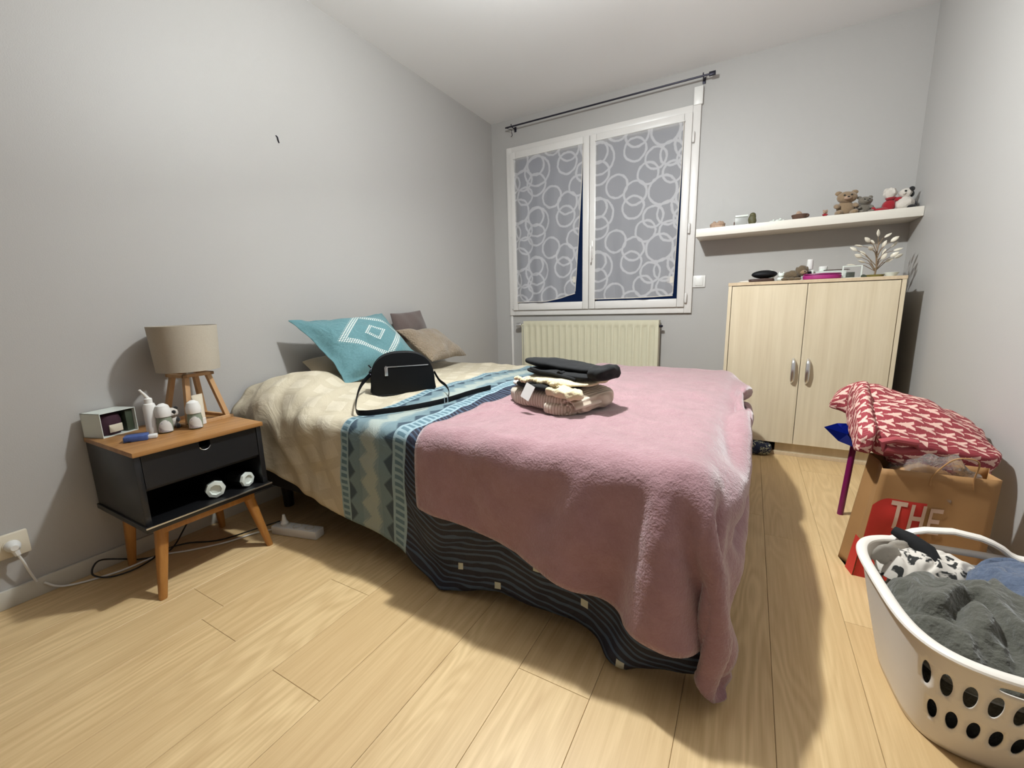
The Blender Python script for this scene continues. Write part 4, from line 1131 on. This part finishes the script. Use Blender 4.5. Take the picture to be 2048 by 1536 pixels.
main = hexa('quilt_block', [Q(2.44, 1.70, .425), Q(2.80, 1.86, .345), Q(2.84, 2.30, .40), Q(2.52, 2.28, .43), Q(2.44, 1.69, .515), Q(2.83, 1.875, .420), Q(2.845, 2.22, .475), Q(2.49, 2.20, .625)], M['redduvet'], None, None, wr=.014, seed=51, uvs=(.45, .55), parent=tq)
o = hexa('side_fold', [Q(2.405, 1.68, .435), Q(2.45, 1.70, .43), Q(2.52, 2.24, .44), Q(2.46, 2.26, .44), Q(2.41, 1.69, .50), Q(2.46, 1.70, .515), Q(2.52, 2.18, .615), Q(2.46, 2.16, .605)], M['redduvet'], None, None, n=16, wr=.010, seed=55, uvs=(.12, .5), parent=tq)
o = hexa('back_lobe', [Q(2.405, 2.26, .46), Q(2.50, 2.18, .45), Q(2.58, 2.34, .46), Q(2.45, 2.40, .47), Q(2.41, 2.26, .49), Q(2.50, 2.14, .575), Q(2.56, 2.30, .58), Q(2.45, 2.38, .53)], M['redduvet'], None, None, n=14, wr=.010, seed=58, uvs=(.15, .2), parent=tq)
o = hexa('lower_layer', [Q(2.50, 1.74, .385), Q(2.79, 1.86, .315), Q(2.82, 2.26, .37), Q(2.53, 2.22, .39), Q(2.48, 1.72, .435), Q(2.81, 1.85, .365), Q(2.83, 2.26, .42), Q(2.52, 2.22, .45)], M['redduvet'], None, None, n=18, wr=.012, seed=61, uvs=(.45, .5), parent=tq)
mb = MB()
mb.tube([Q(2.47, 1.685, .487), Q(2.50, 1.68, .497), Q(2.55, 1.69, .490), Q(2.56, 1.70, .470), Q(2.52, 1.69, .460), Q(2.48, 1.685, .463)], .012, 10, closed=True)
mb.build('front_tuck', M['redduvet'], tq)
# blue foil balloon poking out left of the seat
t = thing('foil_balloon', 'blue shiny foil balloon poking out left under the red quilt', 'balloon', (2.462, 2.17, .372), 0)
P_ = [(-.066, -.0, .020), (-.03, -.012, .042), (.03, -.008, .046), (.045, 0, .0), (.035, .0, -.048), (-.02, -.008, -.026)]
mb = MB(); fr = [mb.bm.verts.new(Vector(p)*1.15) for p in P_]; c1 = mb.bm.verts.new((0.0, -.036, .010)); c2 = mb.bm.verts.new((0, .03, .01))
for i in range(6):
    mb.bm.faces.new((fr[i], fr[(i+1) % 6], c1)); mb.bm.faces.new((fr[(i+1) % 6], fr[i], c2))
o = mb.build('balloon_skin', M['foil'], t, None)
slab('grey_cover_corner', .03, .05, .10, M['greyfl'], t, (.035, .02, .015), 0, 4, .006, e=.7, n=(8, 8, 8))

# ================================================================== PAPER BAG
t = thing('paper_bag', 'brown kraft paper bag with red label behind the laundry basket', 'paper bag', (2.60, 1.76, 0))
def V3(x, y, z): return Vector((x-2.60, y-1.76, z))
bt = [V3(2.445, 1.70, 0), V3(2.74, 1.69, 0), V3(2.74, 1.81, 0), V3(2.42, 1.81, 0)]
tp = [V3(2.483, 1.695, .395), V3(2.752, 1.70, .402), V3(2.76, 1.80, .405), V3(2.468, 1.80, .412)]
def quadwall(name, a, b, c, d, m, nu=16, nv=18, wr=.004, crease=None, parent=t, off=0):
    P = np.zeros((nu+1, nv+1, 3)); nrm = (b-a).cross(d-a).normalized()
    for i in range(nu+1):
        for j in range(nv+1):
            u, v = i/nu, j/nv
            p = a*(1-u)*(1-v)+b*u*(1-v)+c*u*v+d*(1-u)*v
            e_ = min(1, 6*min(u, 1-u))
            q = p+nrm*(wr*e_*nz(p, 11, 4)*(1 if crease is None else .3)+off)
            if crease: q += nrm*(-crease*(1-abs(2*u-1)))
            P[i, j] = q
    return P
for nm, (i, j), cr in (('front_panel', (0, 1), None), ('back_panel', (2, 3), None), ('left_gusset', (3, 0), .012), ('right_gusset', (1, 2), .015)):
    P = quadwall(nm, bt[i], bt[j], tp[j], tp[i], M['kraft'], crease=cr, wr=.008)
    o = grid_obj(nm, P, M['kraft'], t); s = o.modifiers.new('t', 'SOLIDIFY'); s.thickness = .0012; s.offset = 0
P = quadwall('b', bt[0], bt[1], bt[2], bt[3], M['kraft'], wr=.0); grid_obj('bottom_panel', P, M['kraft'], t)
# red printed patch on the front and the gusset edge, slightly proud
def front_pt(u, v, off=.0012):
    p = bt[0]*(1-u)*(1-v)+bt[1]*u*(1-v)+tp[1]*u*v+tp[0]*(1-u)*v
    nrm = (bt[1]-bt[0]).cross(tp[0]-bt[0]).normalized()
    e_ = min(1, 6*min(u, 1-u))
    return p+nrm*(.008*e_*nz(p, 11, 4)+off)
fsign = -1 if ((bt[1]-bt[0]).cross(tp[0]-bt[0])).y > 0 else 1
P = np.array([[front_pt(.0+.46*i/20, .75*j/20*(1-.10*max(0, (6-i)/6)**2)-.0, .0016) for j in range(21)] for i in range(21)])
grid_obj('red_label', P, M['red'], t)
P = np.array([[(bt[3].lerp(bt[0], .55+.45*i/6)).lerp(tp[3].lerp(tp[0], .80+.20*i/6), .34*j/8)+Vector((-.0035, -.0045, .0005))+Vector((-1, -.5, 0))*0.0 for j in range(9)] for i in range(7)])
grid_obj('red_label_edge', P, M['red'], t)
# letters THE
def letter(rects, u0, v0, su, sv):
    mb = MB()
    for (a, b, c, d) in rects:
        g = [[front_pt(u0+su*(a+(b-a)*i/3), v0+sv*(c+(d-c)*j/6), .0034) for j in range(7)] for i in range(4)]
        mb.loft(g, cap=False, closed=False)
    mb.build('letter', M['pinkprint'], t, None)
TT = [(0, 1, .84, 1), (.38, .62, 0, .84)]
HH = [(0, .24, 0, 1), (.76, 1, 0, 1), (.24, .76, .42, .58)]
EE = [(0, .24, 0, 1), (.24, 1, .84, 1), (.24, .86, .42, .58), (.24, 1, 0, .16)]
letter(TT, .16, .50, .14, .24); letter(HH, .335, .50, .13, .23); letter(EE, .50, .50, .11, .215)
cable('rope_handle', [front_pt(.44, .90), front_pt(.45, .99), V3(2.64, 1.68, .455), V3(2.69, 1.68, .455), front_pt(.78, .99), front_pt(.80, .90)], .0022, M['kraft'], parent=t)
# clear plastic film bulging out of the bag
def f_film():
    x, y, z = coords(); return {'bump': (tex(vec(x, y, z), 28, 4, .6, 1.0), 1.0, .02)}
M['film'] = mat('clear_plastic_film', (.95, .92, .88), .12, 0, f_film, Transmission_Weight=.9, IOR=1.15)
t = thing('plastic_wrapping', 'clear plastic wrapping poking out of the paper bag', 'plastic wrapping', (2.62, 1.75, .30))
MB().ell((0, 0, .055), (.115, .045, .085), 22, nz=.03, f=22).build('film', M['film'], t)
MB().ell((-.02, .0, .05), (.09, .03, .055), 14, nz=.02, f=22).build('brown_contents', M['kraft'], t)

# ================================================================== LAUNDRY BASKET
BC = (2.612, 1.222); BR = math.radians(5)
t = thing('laundry_basket', 'white plastic laundry basket with oval holes, full of clothes', 'laundry basket', (BC[0], BC[1], 0), BR)
def sup(a, hx, hy, e=.52):
    c, s = math.cos(a), math.sin(a)
    return (hx*math.copysign(abs(c)**e, c), hy*math.copysign(abs(s)**e, s))
HB = .270
def wall_pt(a, h, out=0):
    k = h/HB; k2 = k**.9
    hx = .176+(.226-.176)*k2; hy = .158+(.252-.158)*k2
    x, y = sup(a, hx+out, hy+out)
    ends = max(0, abs(math.sin(a))-.75)/.25
    dip = 0
    return Vector((x, y, h+dip))
# unroll: coordinate s = angle table by arc length
NA = 720
tab = [wall_pt(2*PI*i/NA, HB*.6) for i in range(NA+1)]
cum = [0]
for i in range(NA): cum.append(cum[-1]+(tab[i+1]-tab[i]).length)
TOT = cum[-1]
def ang_of(s):
    s = s % TOT; lo_, hi_ = 0, NA
    while hi_-lo_ > 1:
        m_ = (lo_+hi_)//2
        if cum[m_] <= s: lo_ = m_
        else: hi_ = m_
    return 2*PI*(lo_+(s-cum[lo_])/max(1e-9, cum[lo_+1]-cum[lo_]))/NA
holes = []
s34 = None
for i in range(NA):
    pass
def s_of(a): return cum[int(round((a % (2*PI))/(2*PI)*NA))]
for base in (3*PI/2, PI/2):
    for hz, rv, cnt in ((.192, .031, 14), (.104, .027, 13)):
        for k in range(cnt): holes.append(((s_of(base)+(k-(cnt-1)/2)*.0315) % TOT, hz, .0092, rv))
# handle slots on the two long sides
slots = [(s_of(3*PI/2), .244, .115, .0095), (s_of(PI/2), .244, .075, .0095)]
holes += slots
pts2, edges2, faces2 = [], [], []
nx, nh = 150, 14
nx, nh = 170, 18
for i in range(nx+1):
    for j in range(nh+1):
        s_ = TOT*i/nx; h_ = .004+(HB-.004)*j/nh
        if i in (0, nx) or j in (0, nh) or not any(((min(abs(s_-c), TOT-abs(s_-c)))/(rx+.004))**(2 if rx < .03 else 4)+((h_-cz)/(rz+.004))**(2 if rx < .03 else 4) < 1 for c, cz, rx, rz in holes):
            pts2.append(Vector((s_, h_)))
for c, cz, rx, rz in holes:
    if c < .05 or c > TOT-.05: continue
    k0 = len(pts2); nn = 20 if rx < .03 else 36
    pw = 1.0 if rx < .03 else .5
    for k in range(nn):
        a = 2*PI*k/nn; ca, sa = math.cos(a), math.sin(a)
        pts2.append(Vector((c+rx*math.copysign(abs(ca)**pw, ca), cz+rz*math.copysign(abs(sa)**pw, sa))))
        edges2.append((k0+k, k0+(k+1) % nn))
vo, eo, fo, *_ = delaunay_2d_cdt(pts2, edges2, [], 0, 1e-6)
def inhole(p):
    for c, cz, rx, rz in holes:
        if c < .05 or c > TOT-.05: continue
        q = 2 if rx < .03 else 4
        if (abs(p[0]-c)/rx)**q+(abs(p[1]-cz)/rz)**q < .999: return True
    return False
F = []
for f in fo:
    c_ = sum((Vector(vo[i]) for i in f), Vector((0, 0)))/len(f)
    if not inhole(c_): F.append(tuple(f))
me = bpy.data.meshes.new('basket_wall')
me.from_pydata([wall_pt(ang_of(min(v[0], TOT-1e-5)), v[1])[:] for v in vo], [], F)
bm = bmesh.new(); bm.from_mesh(me); bmesh.ops.remove_doubles(bm, verts=bm.verts, dist=2e-4); bmesh.ops.recalc_face_normals(bm, faces=bm.faces); bm.to_mesh(me); bm.free()
o = link('basket_wall', me, M['basket'], t, True); s = o.modifiers.new('t', 'SOLIDIFY'); s.thickness = .0025; s.offset = 0
rim = []
for i in range(96):
    a = 2*PI*i/96; p = wall_pt(a, HB)
    lift = (.045*max(0, 1-(p.x/.115)**2)**.7 if p.y > 0 else 0)+.004*max(0, -math.sin(a))**3
    rim.append((p.x, p.y, HB+lift))
MB().tube(rim, .010, 12, closed=True, flat=(.0125, .008), up=(0, 0, 1)).build('rim', M['basket'], t)
# skirt below the lifted handle
mb = MB(); rows = [[], []]
for i in range(97):
    a = 2*PI*i/96; p = wall_pt(a, HB); lift = .030*max(0, math.sin(a))**6
    rows[0].append(Vector((p.x, p.y, HB-.002+0))); rows[1].append(Vector((p.x, p.y, HB+lift*.0+.001)))
MB().loft([[wall_pt(2*PI*i/64, .004) for i in range(64)], [wall_pt(2*PI*i/64, 0.0, -.006) for i in range(64)]], cap=False).loft([[wall_pt(2*PI*i/64, .0, -.006) for i in range(64)], [Vector((0.001*math.cos(i), 0.001*math.sin(i), .003)) for i in range(64)]], cap=False).build('basket_bottom', M['basket'], t)
# --- laundry: each garment its own thing, shaped as a crumpled mound cut to the basket
def mound(name, label, cat, m, x0, x1, y0, y1, z, hgt, seed, amp=.02, f=12, rim_=.225, n=46, dirf=(1, 1)):
    P = np.zeros((n, n, 3))
    for i in range(n):
        for j in range(n):
            u, v = 2*i/(n-1)-1, 2*j/(n-1)-1
            # square to disc so that the outline is round
            X_ = u*math.sqrt(1-v*v/2); Y_ = v*math.sqrt(1-u*u/2); r = math.hypot(X_, Y_)
            wob = 1+.10*noise.noise(Vector((X_*1.6+seed, Y_*1.6, seed)))
            x = (x0+x1)/2+X_*wob*(x1-x0)/2*1.0; y = (y0+y1)/2+Y_*wob*(y1-y0)/2
            rd = noise.noise(Vector((x*f*dirf[0]+seed, y*f*dirf[1], seed*.7)))
            rd2 = noise.noise(Vector((x*f*2.1*dirf[0]+seed, y*f*2.1*dirf[1], seed*1.7)))
            fold = (1-abs(rd)*2)*amp+rd2*amp*.35-amp*.9*math.exp(-(rd/.06)**2)-amp*.35*math.exp(-(rd2/.06)**2)
            h = z+hgt*(1-r**3)+fold*(1-r**8)-.03*r**6
            lx = (x-BC[0])*math.cos(BR)+(y-BC[1])*math.sin(BR); ly = -(x-BC[0])*math.sin(BR)+(y-BC[1])*math.cos(BR)
            k2 = min(1, max(0, (h-.012)/HB))**.9
            hx_, hy_ = .176+.050*k2-.012, .158+.094*k2-.012
            q = ((abs(lx)/hx_)**(2/.52)+(abs(ly)/hy_)**(2/.52))**(.52/2)
            if q > 1: x = BC[0]+(x-BC[0])/q; y = BC[1]+(y-BC[1])/q
            P[i, j] = (x, y, h)
    org = np.array([(x0+x1)/2, (y0+y1)/2, z])
    o = grid_obj(name, P-org, m); orient_up(o); o.location = Matrix.Rotation(0, 3, 'Z') @ Vector(org)
    s = o.modifiers.new('sub', 'SUBSURF'); s.levels = s.render_levels = 1
    s = o.modifiers.new('t', 'SOLIDIFY'); s.thickness = .006; s.offset = -1
    return tag(o, label, cat)
tag(slab('laundry_pile_base', .33, .30, .19, M['greycloth'], None, (2.612, 1.222, .008), BR, 71, .004, e=.4), 'dark clothes packed at the bottom of the laundry basket', 'clothes')
mound('grey_jersey', 'dark grey jersey garment heaped across the laundry basket', 'clothes', M['greycloth'], 2.388, 2.835, .965, 1.41, .215, .050, 3.3, .060, 9, dirf=(1, .55))
mound('blue_jeans', 'faded blue denim at the back right of the basket', 'jeans', M['denim'], 2.56, 2.84, 1.14, 1.48, .225, .062, 8.1, .040, 10)
mound('printed_blouse', 'white cloth with black print at the back left of the basket', 'clothes', M['bwcloth'], 2.41, 2.64, 1.32, 1.475, .240, .030, 12.7, .016, 16)
t = thing('white_socks', 'rolled white socks at the left end of the basket', 'socks', (2.445, 1.375, .250), .3)
for k, (x, y) in enumerate(((-.012, -.01), (.030, .012))):
    mb = MB(); pts = []
    for q in range(22):
        a = q/21*3.2*PI; r = .006+.014*q/21
        pts.append((x+r*math.cos(a), y-.0+k*.004, .014+r*math.sin(a)))
    mb.tube(pts, .004, 8, flat=(.016, .0035), up=(0, 1, 0)).build('sock', M['sock'], t)
t = thing('black_sock', 'long black sock sticking up from the back of the basket', 'sock', (2.505, 1.415, .25), .2)
MB().tube([(.02, -.045, 0), (.012, -.02, .030), (-.012, .01, .045), (-.035, .035, .052)], [.022, .022, .018, .012], 14).build('sock_tube', M['blackcloth'], t)
# ---- ceiling bulb (just outside the frame) that lights the room
M['bulb'] = mat('glowing_bulb', (1, 1, 1), .5, 0, None, Emission_Strength=12.0); M['bulb'].node_tree.nodes['Principled BSDF'].inputs['Emission Color'].default_value = (1, .93, .83, 1)
t = thing('ceiling_bulb', 'bare bulb hanging from the ceiling', 'lamp', LIGHT)
MB().lathe([(.024, H-LIGHT[2]-.03), (.034, H-LIGHT[2]-.002), (.034, H-LIGHT[2])], 18).build('ceiling_rose', M['white'], t)
MB().tube([(0, 0, .07), (0, 0, H-LIGHT[2]-.02)], .003, 8).build('cord', M['white'], t)
MB().lathe([(.014, .042), (.018, .046), (.018, .08), (.008, .085)], 16).build('lamp_holder', M['white'], t)
